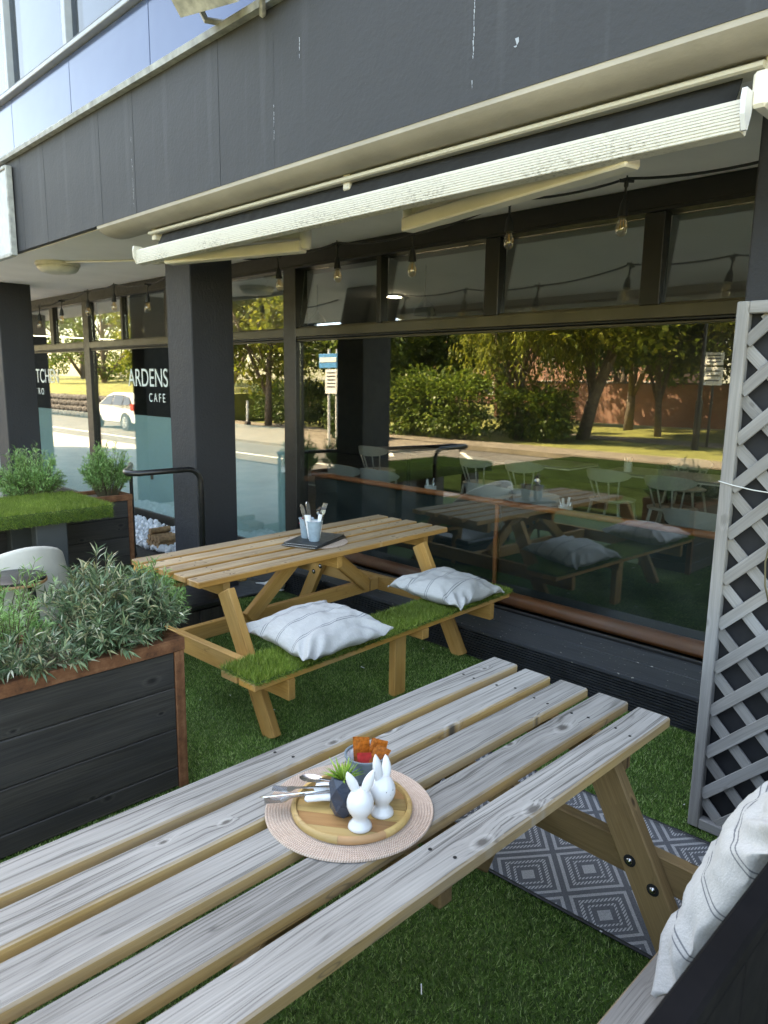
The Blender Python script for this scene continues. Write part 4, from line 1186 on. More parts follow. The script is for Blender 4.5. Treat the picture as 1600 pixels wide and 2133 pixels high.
def napkin_roll(label, loc, rot, L=0.13, r=0.013):
    vs_, fs_ = [], []
    N, K = 14, 16
    for i in range(N + 1):
        for k in range(K):
            a = 2 * PI * k / K
            rr2 = r * (1 + 0.16 * noise.noise(Vector((i * 0.6, math.cos(a) * 1.7, math.sin(a) * 1.7 + r * 90))))
            vs_.append((-L / 2 + L * i / N + 0.004 * math.sin(3 * a) * (i in (0, N)), math.cos(a) * rr2 * 1.5, max(-r * 0.9, math.sin(a) * rr2 * 0.85)))
    for i in range(N):
        for k in range(K): fs_.append((i * K + k, i * K + (k + 1) % K, (i + 1) * K + (k + 1) % K, (i + 1) * K + k))
    fs_ += [tuple(range(K - 1, -1, -1)), tuple(N * K + k for k in range(K))]
    o = link('napkin_roll', MB().add(vs_, fs_).mesh('napkin', True), 'napkin', None, loc, rot)
    return tag(o, label, 'napkin')
# two wrapped sets lie over the left rim of the board, working ends pointing to the left of the photo
a1 = rad(205)
napkin_roll('white paper napkin rolled around cutlery on the serving board, upper of two', (-1.245, 1.092, 0.797), (0, 0, rad(222)), 0.11, 0.012)
napkin_roll('white paper napkin rolled around cutlery on the serving board, lower of two', (-1.244, 1.060, 0.789), (0, 0, rad(232)), 0.11, 0.011)
cutlery('spoon', 'steel spoon, farthest back of the cutlery on the serving board', (-1.262, 1.088, 0.808), (0, 0, rad(213)), 0.17)
cutlery('fork', 'upper steel fork resting on the rolled napkin on the near table', (-1.284, 1.032, 0.803), (0, rad(4), rad(226)), 0.18, 'steel forks')
cutlery('fork', 'lower steel fork reaching over the placemat on the near table', (-1.277, 1.010, 0.794), (0, rad(5), rad(237)), 0.19, 'steel forks')
cutlery('knife', 'steel knife, lowest and leftmost of the cutlery on the placemat', (-1.292, 1.018, 0.792), (rad(25), rad(4), rad(231)), 0.21)

# ------------------------------------------------------------------ far table setting
mt2 = thing('placemat', 'round beige woven placemat under the black menus on the honey table', 'placemat', (-3.60, 2.96, 0.752), 0)
prof2 = [(r_, z_) for r_, z_ in prof[:0]] or [(0.0, 0.0), (0.205, 0.0), (0.207, 0.003), (0.2, 0.005), (0.0, 0.005)]
link('weave', MB().lathe(prof2, 48).mesh('mat2', True, 40), 'mat', mt2)
def menu(label, loc, rz, L=0.40, W=0.255, tilt=0.0):
    mn = thing('menu_folder', label, 'menu', loc, rz, 'black menus on the honey table')
    for nm, z_, mat_ in (('cover', 0.0015, 'menu_black'), ('pages', 0.005, 'napkin'), ('cover', 0.0085, 'menu_black')):
        s_ = 0.0 if nm == 'cover' else 0.008
        link(nm, bb(L - s_, W - s_, 0.003 if nm == 'cover' else 0.0036, 0.001), mat_, mn, (0, 0, z_), (0, tilt, 0))
    link('spine', MB().tube([(-L / 2, -W / 2, 0.005), (L / 2, -W / 2, 0.005)], 0.006, 8).mesh('spine', True), 'menu_black', mn)
    return mn
menu('black menu folder lying directly on the far placemat', (-3.60, 2.945, 0.7575), rad(111), 0.40, 0.25)
menu('black menu folder on top of the other, under the pale blue buckets', (-3.605, 2.95, 0.7680), rad(114), 0.385, 0.245)
for lb, loc in (('pale blue bucket of wrapped cutlery, nearer of the pair on the menus', (-3.545, 2.90, 0.778)), ('pale blue bucket with a red sachet, farther of the pair on the menus', (-3.655, 2.925, 0.778))):
    bucket(lb, loc, 'blue_bucket', 0.034, 0.047, 0.125, group='pale blue cutlery buckets')
for kk, lb, (x, y), (tx, ty), Lc in (('knife', 'knife in white napkin standing left in the nearer blue bucket', (-3.562, 2.885), (-0.10, -0.26), 0.23), ('knife', 'broad knife standing upright in the nearer blue bucket', (-3.556, 2.893), (-0.03, -0.14), 0.24), ('fork', 'fork handle leaning right out of the nearer blue bucket', (-3.528, 2.915), (0.02, 0.22), 0.23), ('spoon', 'spoon leaning right out of the nearer blue bucket', (-3.536, 2.908), (-0.05, 0.16), 0.21)):
    d = Vector((tx, ty, 1)).normalized()
    q = d.to_track_quat('X', 'Y').to_euler()
    o = cutlery(kk, lb, Vector((x, y, 0.795)) + d * Lc * 0.5, q, Lc)
    o.scale = (1, 1.5, 2.2)
for lb, (x, y), (tx, ty) in (('white napkin wrapped round cutlery at the left of the nearer blue bucket', (-3.560, 2.889), (-0.05, -0.16)), ('white napkin wrapped round cutlery at the right of the nearer blue bucket', (-3.530, 2.912), (0.0, 0.20))):
    d = Vector((tx, ty, 1)).normalized()
    napkin_roll(lb, Vector((x, y, 0.785)) + d * 0.085, d.to_track_quat('X', 'Y').to_euler(), 0.155, 0.013)
o = sachet('red', None, (-3.668, 2.915, 0.89), (0.2, 0.5, 0.9), 0.04, 0.07); tag(o, 'red sachet sticking out of the farther blue bucket', 'sachet')

# ------------------------------------------------------------------ planters
def planter(label, corner, depth, length, h=0.695, group='rusty framed planters'):
    """corner: +X +Y corner of the box at the floor; the long face looks along +X"""
    cx, cy = corner
    p = thing('planter', label, 'planter', (cx, cy, 0.0), 0, group)
    t_ = 0.045
    for (x_, y_) in ((-t_ / 2, -t_ / 2), (-depth + t_ / 2, -t_ / 2), (-t_ / 2, -length + t_ / 2), (-depth + t_ / 2, -length + t_ / 2)):
        board('corner_post', 'rust', p, h - 0.056, t_, t_, (x_, y_, (h - 0.056) / 2), (0, -PI / 2, 0), 0.003)
    for (c, L, r) in (((-t_ / 2 + 0.002, -length / 2, h - 0.028), length + 0.004, PI / 2), ((-depth + t_ / 2 - 0.002, -length / 2, h - 0.028), length + 0.004, PI / 2)):
        board('rim', 'rust', p, L, 0.052, 0.056, c, (0, 0, r), 0.003)
    for y_ in (-t_ / 2 + 0.002, -length + t_ / 2 - 0.002):
        board('rim', 'rust', p, depth - 0.108, 0.052, 0.055, (-depth / 2, y_, h - 0.0285), (0, 0, 0), 0.003)
    zs = [0.012, 0.104, 0.285, 0.475, 0.636]
    for a, b in zip(zs[:-1], zs[1:]):
        for xx in (-0.016, -depth + 0.016):
            board('side_board', 'black_board', p, length - 2 * t_ - 0.002, b - a - 0.003, 0.022, (xx, -length / 2, (a + b) / 2), (PI / 2, 0, PI / 2), 0.004)
        for yy in (-0.016, -length + 0.016):
            board('end_board', 'black_board', p, depth - 2 * t_ - 0.002, b - a - 0.005, 0.022, (-depth / 2, yy, (a + b) / 2), (PI / 2, 0, 0), 0.004)
    for xx in (-0.030, -depth + 0.030):
        link('liner', bb(0.003, length - 2 * t_ - 0.01, 0.61, 0), 'coping', p, (xx, -length / 2, 0.32))
    link('soil', MB().box((-depth / 2, -length / 2, h - 0.075), (depth - 0.075, length - 0.07, 0.08)).mesh('soil'), 'soil', p)
    return p
planter('long planter with rusty steel frame and black boards at left, beside the near table', (-2.72, 1.50), 0.52, 2.2)
planter('rusty framed black planter at the back, against the left window', (-6.58, 3.14), 0.46, 2.4)
# grit on the near soil
gp = MB()
for k in range(900):
    x_, y_ = random.uniform(-3.18, -2.79), random.uniform(0.0, 1.44)
    r_ = random.uniform(0.003, 0.008)
    gp.box((x_, y_, 0.662), (r_, r_ * random.uniform(.6, 1.2), r_ * 0.8), Euler((random.random() * 3, random.random() * 3, random.random() * 3)).to_matrix())
tag(link('soil_grit', gp.mesh('grit'), 'log'), 'pale gritty soil surface in the near planter', 'gravel', kind='stuff')

def shrub(label, loc, kind, spread, height, stems, leaves_per, L, Wd, mat, seed, cat='shrub', group=None, lean=(0, 0)):
    rg = np.random.default_rng(seed)
    s_ = thing(kind, label, cat, loc, 0, group)
    PP, DD, LL = [], [], []
    st = MB()
    for k in range(stems):
        a = rg.uniform(0, 2 * PI); rr3 = math.sqrt(rg.uniform(0, 1))
        tip = Vector((math.cos(a) * rr3 * spread[0] + lean[0], math.sin(a) * rr3 * spread[1] + lean[1], height * (rg.uniform(0.45, 1.0) * (1 - 0.45 * rr3 ** 2))))
        base = Vector((math.cos(a) * rr3 * spread[0] * 0.35, math.sin(a) * rr3 * spread[1] * 0.35, 0))
        midp = base.lerp(tip, 0.5) + Vector((0, 0, 0.03))
        st.tube([base, midp, tip], [0.0035, 0.0025, 0.001], 4, False)
        m = leaves_per
        axis = (tip - midp).normalized()
        for i in range(m):
            t_ = rg.uniform(0.12, 1.0) ** 0.6
            pt = base.lerp(midp, t_ * 2) if t_ < 0.5 else midp.lerp(tip, t_ * 2 - 1)
            rd = Vector(rg.normal(size=3)); rd = (rd - axis * rd.dot(axis)).normalized()
            d = (rd * rg.uniform(0.5, 1.0) + axis * rg.uniform(0.3, 1.1)).normalized()
            PP.append(pt); DD.append(d); LL.append(L * rg.uniform(0.6, 1.15) * (1.05 - 0.3 * abs(t_ - 0.6)))
    V = leaves(np.array(PP), np.array(DD), np.array(LL), np.array(LL) * (Wd / L), 0.2, rg)
    link('stems', st.mesh('stems'), 'twig', s_)
    tag(link('foliage', np_mesh('foliage', V, 4), mat, s_), kind='stuff')
    return s_
shrub('grey-green narrow-leaved shrub in the near planter, centre', (-2.96, 1.22, 0.655), 'greygreen_shrub', (0.26, 0.20), 0.43, 76, 30, 0.068, 0.0095, 'shrub', 11, group='shrubs in the near planter')
shrub('grey-green narrow-leaved shrub at the right end of the near planter', (-2.96, 1.41, 0.655), 'greygreen_shrub', (0.25, 0.14), 0.33, 60, 30, 0.062, 0.009, 'shrub', 12, group='shrubs in the near planter', lean=(0.04, 0.0))
shrub('grey-green low shrub spilling over the front rim of the near planter', (-2.84, 0.86, 0.655), 'greygreen_shrub', (0.16, 0.26), 0.20, 60, 28, 0.058, 0.009, 'shrub', 13, group='shrubs in the near planter', lean=(0.06, 0.0))
shrub('grey-green low shrub between the two tall ones, front right of the near planter', (-2.84, 1.22, 0.655), 'greygreen_shrub', (0.13, 0.2), 0.22, 70, 28, 0.058, 0.009, 'shrub', 19, group='shrubs in the near planter', lean=(0.05, 0.0))
shrub('bright green feathery plant at the left edge of the near planter', (-3.00, 0.90, 0.655), 'feathery_plant', (0.18, 0.14), 0.33, 44, 40, 0.040, 0.005, 'fern', 14, group='feathery plants')
shrub('bright green feathery plant behind the right corner of the near planter', (-3.08, 1.48, 0.64), 'feathery_plant', (0.20, 0.12), 0.36, 90, 46, 0.042, 0.005, 'fern', 15, group='feathery plants', lean=(0.05, 0.05))
shrub('light green bush at the right end of the back planter', (-6.80, 3.00, 0.655), 'feathery_bush', (0.20, 0.27), 0.58, 130, 50, 0.050, 0.0075, 'fern', 16, group='bushes in the back planter')
shrub('light green bush at the left of the back planter, cut by the photo edge', (-6.80, 2.30, 0.655), 'feathery_bush', (0.22, 0.32), 0.58, 150, 50, 0.050, 0.0075, 'fern', 17, group='bushes in the back planter')
shrub('sparse light green plant beside the rear of the near planter', (-3.26, 0.92, 0.655), 'feathery_plant', (0.10, 0.30), 0.42, 26, 26, 0.045, 0.006, 'fern', 18, group='feathery plants')

# grass topped bar table with post legs
gt = thing('bar_table', 'low bar table on thick dark posts under an artificial grass top, at left', 'table', (-6.20, 1.59, 0.0))
link('top', bb(0.84, 1.95, 0.05, 0.006), 'slab_bar', gt, (0, 0, 0.715))
for (x_, y_) in ((0.30, 0.52), (-0.30, 0.52), (0.30, -0.7), (-0.30, -0.7)):
    board('post', 'slab_bar', gt, 0.69, 0.24, 0.11, (x_, y_, 0.345), (0, -PI / 2, 0), 0.006)
grass_mat('grass_top_mat', 'bright green artificial grass sheet hanging over the dark bar table', 'grass mat', (-6.21, 1.59, 0.741), 0, 0.88, 1.98, 26000, hang=0.095, h=0.035)
wc = thing('tub_chair', 'off-white rounded tub chair half hidden behind the planter shrubs', 'chair', (-5.22, 1.55, 0.0), rad(188))
N = 20
vs_, fs_ = [], []
for j in range(9):
    t_ = j / 8
    for i in range(N + 1):
        a = rad(-105) + rad(210) * i / N + PI
        r_ = 0.34 + 0.03 * math.sin(PI * t_)
        hgt = 0.70 - 0.30 * (abs(i / N - 0.5) * 2) ** 1.8
        vs_.append((math.cos(a) * r_, math.sin(a) * r_, 0.12 + (hgt - 0.12) * t_))
for j in range(8):
    for i in range(N):
        a = j * (N + 1) + i; fs_.append((a, a + 1, a + N + 2, a + N + 1))
sh = link('shell', MB().add(vs_, fs_).mesh('shell', True), 'white_fabric', wc)
m_ = sh.modifiers.new('t', 'SOLIDIFY'); m_.thickness = 0.07; m_.offset = 0
m2 = sh.modifiers.new('b', 'BEVEL'); m2.width = 0.025; m2.segments = 3
link('seat', MB().lathe([(0.26, 0.2), (0.30, 0.23), (0.31, 0.33), (0.28, 0.38), (0.0, 0.39)], 28).mesh('seat', True), 'white_fabric', wc)
for a in range(4):
    link('leg', MB().tube([(0.22 * math.cos(a * PI / 2 + .78), 0.22 * math.sin(a * PI / 2 + .78), 0), (0.2 * math.cos(a * PI / 2 + .78), 0.2 * math.sin(a * PI / 2 + .78), 0.22)], 0.016, 8).mesh('leg', True, 40), 'black_metal', wc)
st = thing('round_stool', 'black round stool with plywood edge, in front of the white tub chair', 'stool', (-4.66, 1.435, 0.0), 0)
link('seat', MB().lathe([(0.155, 0.54), (0.18, 0.545), (0.187, 0.56), (0.185, 0.578), (0.16, 0.586), (0.0, 0.588)], 32).mesh('s', True, 40), 'stool_top', st)
link('edge_band', MB().lathe([(0.1875, 0.543), (0.1905, 0.546), (0.1905, 0.560), (0.1875, 0.563)], 32).mesh('e', True), 'stool_edge', st)
for k in range(4):
    a = k * PI / 2 + 0.6
    link('leg', MB().tube([(0.13 * math.cos(a), 0.13 * math.sin(a), 0.545), (0.19 * math.cos(a), 0.19 * math.sin(a), 0.0)], 0.012, 8).mesh('leg', True, 40), 'black_metal', st)
link('foot_ring', MB().tube([(0.168 * math.cos(k * PI / 8), 0.168 * math.sin(k * PI / 8), 0.2) for k in range(17)], 0.008, 6).mesh('ring', True), 'black_metal', st)

cr = thing('storage_box', 'low black slatted box with dark pad behind the honey table', 'box', (-4.62, 2.52, 0.0), rad(2))
for i in range(6):
    for s in (-1, 1):
        board('slat', 'black_board', cr, 0.19, 0.088, 0.018, (s * 0.26, -0.235 + i * 0.094, 0.10), (0, PI / 2, 0), 0.003)
for s in (-1, 1):
    for i in range(5):
        board('slat', 'black_board', cr, 0.19, 0.018, 0.092, (-0.2 + i * 0.1, s * 0.29, 0.10), (0, PI / 2, 0), 0.003)
link('pad', bb(0.56, 0.62, 0.055, 0.018), 'stool_top', cr, (0, 0, 0.225))

# ------------------------------------------------------------------ handrail
hr = thing('handrail', 'black bent tube handrail beside the middle column', 'handrail', (-4.81, 2.85, 0.0))
path = [(-2.05, 0.42, 0.95), (-1.2, 0.02, 1.03), (-0.2, -0.50, 1.125), (-0.06, -0.555, 1.13), (0, -0.50, 1.13), (0, -0.12, 1.13)]
for k in range(1, 8):
    a = PI / 2 * k / 8
    path.append((0, -0.12 + 0.11 * math.sin(a), 1.02 + 0.11 * math.cos(a)))
path += [(0, -0.01, 1.02), (0, -0.01, 0.004)]
link('rail', MB().tube(path, 0.021, 12).mesh('rail', True), 'black_metal', hr)
for x_, y_ in ((-2.03, 0.41),):
    link('upright', MB().tube([(x_, y_, 0.0), (x_, y_, 0.95)], 0.019, 10).mesh('up', True, 40), 'black_metal', hr)
link('clip', MB().tube([(0, -0.40, 1.080), (0, -0.40, 1.118)], 0.010, 8).mesh('clip', True, 40), 'black_metal', hr)
link('base_plate', bb(0.1, 0.1, 0.008, 0.001), 'black_metal', hr, (0, -0.01, 0.004))

# ------------------------------------------------------------------ trellis
tr = thing('trellis_screen', 'grey wooden diamond trellis in a frame with black backing at right', 'trellis', (-1.04, 2.843, 0.012))
TW, TH, fw = 0.95, 2.08, 0.044
board('frame', 'trellis_wood', tr, TH, fw, 0.042, (fw / 2, 0, TH / 2), (PI / 2, -PI / 2, 0), 0.004)
board('frame', 'trellis_wood', tr, TH, fw, 0.042, (TW - fw / 2, 0, TH / 2), (PI / 2, -PI / 2, 0), 0.004)
for z_ in (fw / 2, TH - fw / 2):
    board('frame', 'trellis_wood', tr, TW - 2 * fw, 0.042, fw, (TW / 2, 0, z_), (0, 0, 0), 0.004)
sw = 0.043; per = 0.179
ix0, ix1, iz0, iz1 = fw - 0.004, TW - fw + 0.004, fw - 0.004, TH - fw + 0.004
def clip_slat(c, sgn):
    # line z = sgn*x + c clipped to the frame opening
    pts = []
    for x_ in (ix0, ix1):
        z_ = sgn * x_ + c
        if iz0 <= z_ <= iz1: pts.append((x_, z_))
    for z_ in (iz0, iz1):
        x_ = (z_ - c) * sgn
        if ix0 < x_ < ix1: pts.append((x_, z_))
    return pts[:2] if len(pts) >= 2 else None
for sgn, y_ in ((1, -0.006), (-1, 0.006)):
    c = -1.0 + (0.03 if sgn > 0 else 0.09)
    while c < 3.2:
        p_ = clip_slat(c, sgn)
        if p_ and math.hypot(p_[0][0] - p_[1][0], p_[0][1] - p_[1][1]) > 0.03:
            a, b = p_
            if a[0] > b[0]: a, b = b, a
            L = math.hypot(b[0] - a[0], b[1] - a[1])
            board('slat', 'trellis_wood', tr, round(L, 3), sw, 0.0105, ((a[0] + b[0]) / 2, y_, (a[1] + b[1]) / 2), (PI / 2, -sgn * PI / 4, 0) if False else Euler((PI / 2, 0, 0)).to_matrix() @ Matrix.Rotation(sgn * PI / 4, 3, 'Z'), 0.0015)
        c += per
link('backing', bb(TW - 0.03, 0.006, TH - 0.03, 0), 'backing', tr, (TW / 2, 0.026, TH / 2))
link('twine', MB().tube([(-0.004, -0.024, 1.425), (0.05, -0.026, 1.415), (0.12, -0.024, 1.405), (0.2, -0.02, 1.40)], 0.0022, 5).mesh('tw'), 'rope', tr)
iv = thing('climbing_plant', 'thin climbing stem with a few leaves twined on the trellis', 'plant', (-0.90, 2.80, 0.012))
link('stem', MB().tube([(0.075, 0.02, 1.00), (0.06, 0.01, 1.06), (0.055, 0.0, 1.15), (0.065, 0.005, 1.25), (0.085, 0.0, 1.36), (0.11, 0.0, 1.5)], 0.0035, 6).mesh('st', True), 'twig', iv)
for k in range(6):
    z_ = 1.36 + 0.03 * k
    V = leaves(np.array([[0.085 + 0.004 * k, -0.004, z_]]), np.array([[random.uniform(-0.6, 1), -0.5, random.uniform(-0.2, 0.6)]]), np.array([0.055]), np.array([0.035]))
    link('leaf', np_mesh('leaf', V, 4), 'fern', iv)

# ------------------------------------------------------------------ black fence by the near seat
fc = thing('black_fence', 'black painted fence panel with flat top rail, blurred at lower right', 'fence', (-0.30, 0.6, 0.0))
board('top_rail', 'fence_black', fc, 4.4, 0.045, 0.035, (0, 0, 0.985), (0, 0, PI / 2), 0.006)
for i in range(30):
    board('paling', 'fence_black', fc, 0.93, 0.142, 0.018, (0.012, -2.12 + i * 0.146, 0.502), (0, -PI / 2, 0), 0.003).rotation_euler = Matrix(((0, 0, 1), (0, 1, 0), (-1, 0, 0))).to_euler()
for y_ in (-2.1, -0.6, 0.95, 2.15):
    board('post', 'fence_black', fc, 0.96, 0.06, 0.06, (0.055, y_, 0.48), (0, -PI / 2, 0), 0.004)
board('bottom_rail', 'fence_black', fc, 4.4, 0.04, 0.05, (0.038, 0, 0.14), (0, 0, PI / 2), 0.004)

# ------------------------------------------------------------------ pebbles, logs, ornaments
pb = []
bm = bmesh.new(); bmesh.ops.create_icosphere(bm, subdivisions=1, radius=1.0); bm.verts.ensure_lookup_table()
ico_v = [v.co.copy() for v in bm.verts]; ico_f = [tuple(v.index for v in f.verts) for f in bm.faces]; bm.free()
mb = MB()
for k in range(1300):
    x_, y_ = random.uniform(-9.6, -5.7), random.uniform(3.5, 4.06)
    r_ = random.uniform(0.02, 0.048)
    R_ = Euler((random.random() * 6, random.random() * 6, random.random() * 6)).to_matrix()
    sc_ = Vector((1.0, random.uniform(0.65, 1.0), random.uniform(0.5, 0.8)))
    z_ = 0.03 + 0.07 * max(0, noise.noise(Vector((x_ * 1.3, y_ * 2, 0)))) + 0.05 * ((y_ - 3.5) / 0.56) + random.uniform(0, 0.03)
    mb.add([R_ @ Vector((v.x * sc_.x * r_ * (1 + .2 * noise.noise(v * 2 + Vector((k, 0, 0)))), v.y * sc_.y * r_, v.z * sc_.z * r_)) + Vector((x_, y_, z_)) for v in ico_v], ico_f)
tag(link('pebbles', mb.mesh('pebbles', True, 50), 'pebble'), 'white pebbles heaped along the foot of the left window', 'pebbles', kind='stuff')
lg = thing('log_stack', 'small stack of cut logs on the pebbles by the back planter', 'logs', (-6.95, 3.62, 0.05), rad(0))
for k in range(9):
    zz = 0.035 + 0.062 * (k // 4); xx = -0.12 + 0.07 * (k % 4) + 0.03 * (k // 4)
    link('log', MB().tube([(xx, -0.10, zz), (xx + 0.01, 0.12, zz + 0.005)], 0.033, 10).mesh('log', True, 40), 'log', lg)
for k, (x_, y_, rz) in enumerate(((-4.97, 3.58, rad(20)), (-4.87, 3.62, rad(-30)))):
    bd_ = thing('bird_ornament', ('white bird ornament, left of the pair on the dark paving', 'white bird ornament, right of the pair beside the step')[k], 'ornament', (x_, y_, 0.02), rz, 'white bird ornaments')
    link('body', MB().tube([(-0.065, 0, 0.035), (-0.04, 0, 0.035), (0.0, 0, 0.042), (0.03, 0, 0.06), (0.045, 0, 0.085), (0.055, 0, 0.10), (0.066, 0, 0.104)], [0.012, 0.024, 0.034, 0.030, 0.021, 0.018, 0.006], 12).mesh('b', True), 'ceramic', bd_)
    link('tail', MB().tube([(-0.05, 0, 0.038), (-0.15, 0, 0.03)], [0.012, 0.004], 8).mesh('t', True), 'ceramic', bd_)
    link('beak', MB().tube([(0.06, 0, 0.103), (0.085, 0, 0.100)], [0.006, 0.001], 6).mesh('k', True), 'stool_edge', bd_)
    link('base', MB().lathe([(0.025, 0.0), (0.025, 0.006), (0.01, 0.015)], 12).mesh('f', True, 40), 'ceramic', bd_)

# ------------------------------------------------------------------ inside the cafe
def make_chair(label, loc, rz):
    c = thing('cafe_chair', label, 'chair', loc, rz, 'pale grey spindle chairs inside the cafe')
    link('seat', me_seat, 'grey_chair', c); link('backrest', me_back, 'grey_chair', c)
    for m in me_legs: link('leg', m, 'grey_chair', c)
    for m in me_spin: link('spindle', m, 'grey_chair', c)
    c.scale = (1.22, 1.15, 1.04)
    return c
me_seat = MB().lathe([(0.0, 0.425), (0.18, 0.425), (0.215, 0.435), (0.22, 0.45), (0.20, 0.46), (0.0, 0.452)], 24).mesh('seat', True)
vs_, fs_ = [], []
NB = 18
for i in range(NB + 1):       # oval bent top band, back towards -Y
    u = i / NB * 2 - 1
    a = u * rad(62)
    hh = 0.075 * math.sqrt(max(0.02, 1 - u * u))
    for (rr4, zz) in ((0.245, 0.735 - hh), (0.262, 0.735 - hh * 0.95), (0.272, 0.735 + hh), (0.255, 0.735 + hh)):
        vs_.append((math.sin(a) * rr4, 0.02 - math.cos(a) * rr4, zz))
for i in range(NB):
    for k in range(4): fs_.append((i * 4 + k, i * 4 + (k + 1) % 4, (i + 1) * 4 + (k + 1) % 4, (i + 1) * 4 + k))
fs_ += [(3, 2, 1, 0), tuple(NB * 4 + k for k in range(4))]
me_back = MB().add(vs_, fs_).mesh('back', True, 50)
me_spin = []
for u in (-0.62, -0.25, 0.25, 0.62):
    a = u * rad(62)
    me_spin.append(MB().tube([(math.sin(a) * 0.18, 0.02 - math.cos(a) * 0.18, 0.45), (math.sin(a) * 0.255, 0.02 - math.cos(a) * 0.255, 0.70)], 0.009, 6).mesh('spin', True))
me_legs = [MB().tube([(sx * 0.14, sy * 0.14, 0.43), (sx * 0.20, sy * 0.19, 0.0)], [0.016, 0.011], 8).mesh('leg', True, 40) for sx in (-1, 1) for sy in (-1, 1)]
spots = [(-7.85, 7.68, 0.1, 'back row chair beside the dark pillar, seen through the window, far left'),
         (-5.94, 7.75, 0.0, 'back row chair left of the first dark table inside'),
         (-5.22, 7.78, 0.05, 'back row chair right of the first dark table inside'),
         (-4.08, 7.83, -0.05, 'back row chair left of the second dark table inside'),
         (-3.34, 7.77, 0.05, 'back row chair right of the second dark table inside'),
         (-6.30, 5.74, 0.0, 'window row chair farthest left behind the banquette'),
         (-5.73, 5.74, 0.06, 'window row chair second from left behind the banquette'),
         (-4.22, 5.75, 0.0, 'window row chair third from left behind the banquette'),
         (-3.69, 5.79, -0.04, 'window row chair fourth from left behind the banquette'),
         (-2.24, 5.83, 0.0, 'window row chair nearest the trellis behind the banquette'),
         (-3.9, 9.4, PI, 'far chair facing the window across the second dark table'),
         (-2.6, 9.3, PI, 'far chair facing the window beyond the trellis end')]
for (x, y, rz, lb) in spots: make_chair(lb, (x, y, 0.006), rz)
def make_table(label, loc, sx, sy):
    t = thing('cafe_table', label, 'table', loc, 0, 'dark tables inside the cafe')
    link('top', bb(sx, sy, 0.022, 0.003), 'table_dark', t, (0, 0, 0.735))
    link('edge', bb(sx + 0.002, sy + 0.002, 0.016, 0.002), 'table_edge', t, (0, 0, 0.715))
    link('pedestal', MB().tube([(0, 0, 0.01), (0, 0, 0.71)], 0.035, 12).mesh('ped', True, 40), 'black_metal', t)
    link('foot', MB().lathe([(0.22, 0.0), (0.22, 0.012), (0.05, 0.03)], 20).mesh('ft', True, 40), 'black_metal', t)
    return t
for lb, x, y, sx, sy in (('dark rectangular table inside, behind the first pair of back row chairs', -5.58, 8.45, 1.5, 0.75), ('dark rectangular table inside, behind the second pair of back row chairs', -3.7, 8.5, 1.5, 0.75), ('dark table inside beside the dark pillar', -7.9, 8.4, 1.0, 0.75),
                         ('window table inside with cutlery pots, left end', -5.95, 5.05, 1.35, 0.62), ('window table inside with cutlery pots, middle', -4.0, 5.05, 1.5, 0.62), ('window table inside nearest the trellis', -2.4, 5.05, 1.3, 0.62)):
    make_table(lb, (x, y, 0.006), sx, sy)
for lb, (x, y), s in (('white cutlery pot with wrapped knives on the window table near the trellis', (-2.95, 4.92), 1.0), ('white cutlery pot on the window table, seen left of the seam', (-4.35, 4.92), 1.0), ('pale pepper grinder pot on the back table', (-4.15, 8.3), 0.9)):
    c = thing('cutlery_pot', lb, 'pot', (x, y, 0.754), 0, 'pots on the cafe tables')
    link('pot', MB().lathe([(0.05 * s, 0), (0.055 * s, 0.004), (0.055 * s, 0.11), (0.05 * s, 0.11), (0.048 * s, 0.01)], 20, caps=False).mesh('p', True, 40), 'ceramic', c)
    for k in range(4):
        a = k * 1.6
        link('wrapped_knife', MB().tube([(0.02 * math.cos(a), 0.02 * math.sin(a), 0.02), (0.05 * math.cos(a), 0.05 * math.sin(a), 0.17)], [0.012, 0.009], 8).mesh('w', True), 'napkin' if k % 2 else 'steel', c)
    link('saucer', MB().lathe([(0.08 * s, -0.006), (0.085 * s, -0.002), (0.05 * s, 0.0)], 20).mesh('s', True), 'ceramic', c)
for lb, x, y in (('dark dome pendant lamp inside, left of two', -6.9, 5.7), ('dark dome pendant lamp inside, right of two', -4.95, 5.45)):
    p = thing('pendant_lamp', lb, 'lamp', (x, y, 2.90), 0, 'dome pendant lamps inside')
    link('cord', MB().tube([(0, 0, 0), (0, 0, -0.32)], 0.005, 6).mesh('c'), 'black_plastic', p)
    link('shade', MB().lathe([(0.015, -0.30), (0.03, -0.33), (0.07, -0.36), (0.10, -0.41), (0.115, -0.47), (0.108, -0.47), (0.09, -0.41), (0.0, -0.36)], 24, caps=False).mesh('s', True), 'black_metal', p)
for lb, x, y in (('small lit square downlight on the cafe ceiling, left of the pendants', -6.9, 7.0), ('added lit square panel on the cafe ceiling, brightening the chairs from deep in the room', -4.2, 10.6)):  # the deeper downlight is added, set out of view to brighten the chairs
    dl = thing('downlight', lb, 'lamp', (x, y, 2.898), 0, 'lit downlights inside the cafe')
    link('frame', bb(0.16, 0.16, 0.02, 0.002), 'table_edge', dl, (0, 0, -0.01)); link('lamp_panel', bb(0.12, 0.12, 0.006, 0), 'lamp_lit', dl, (0, 0, -0.0235))

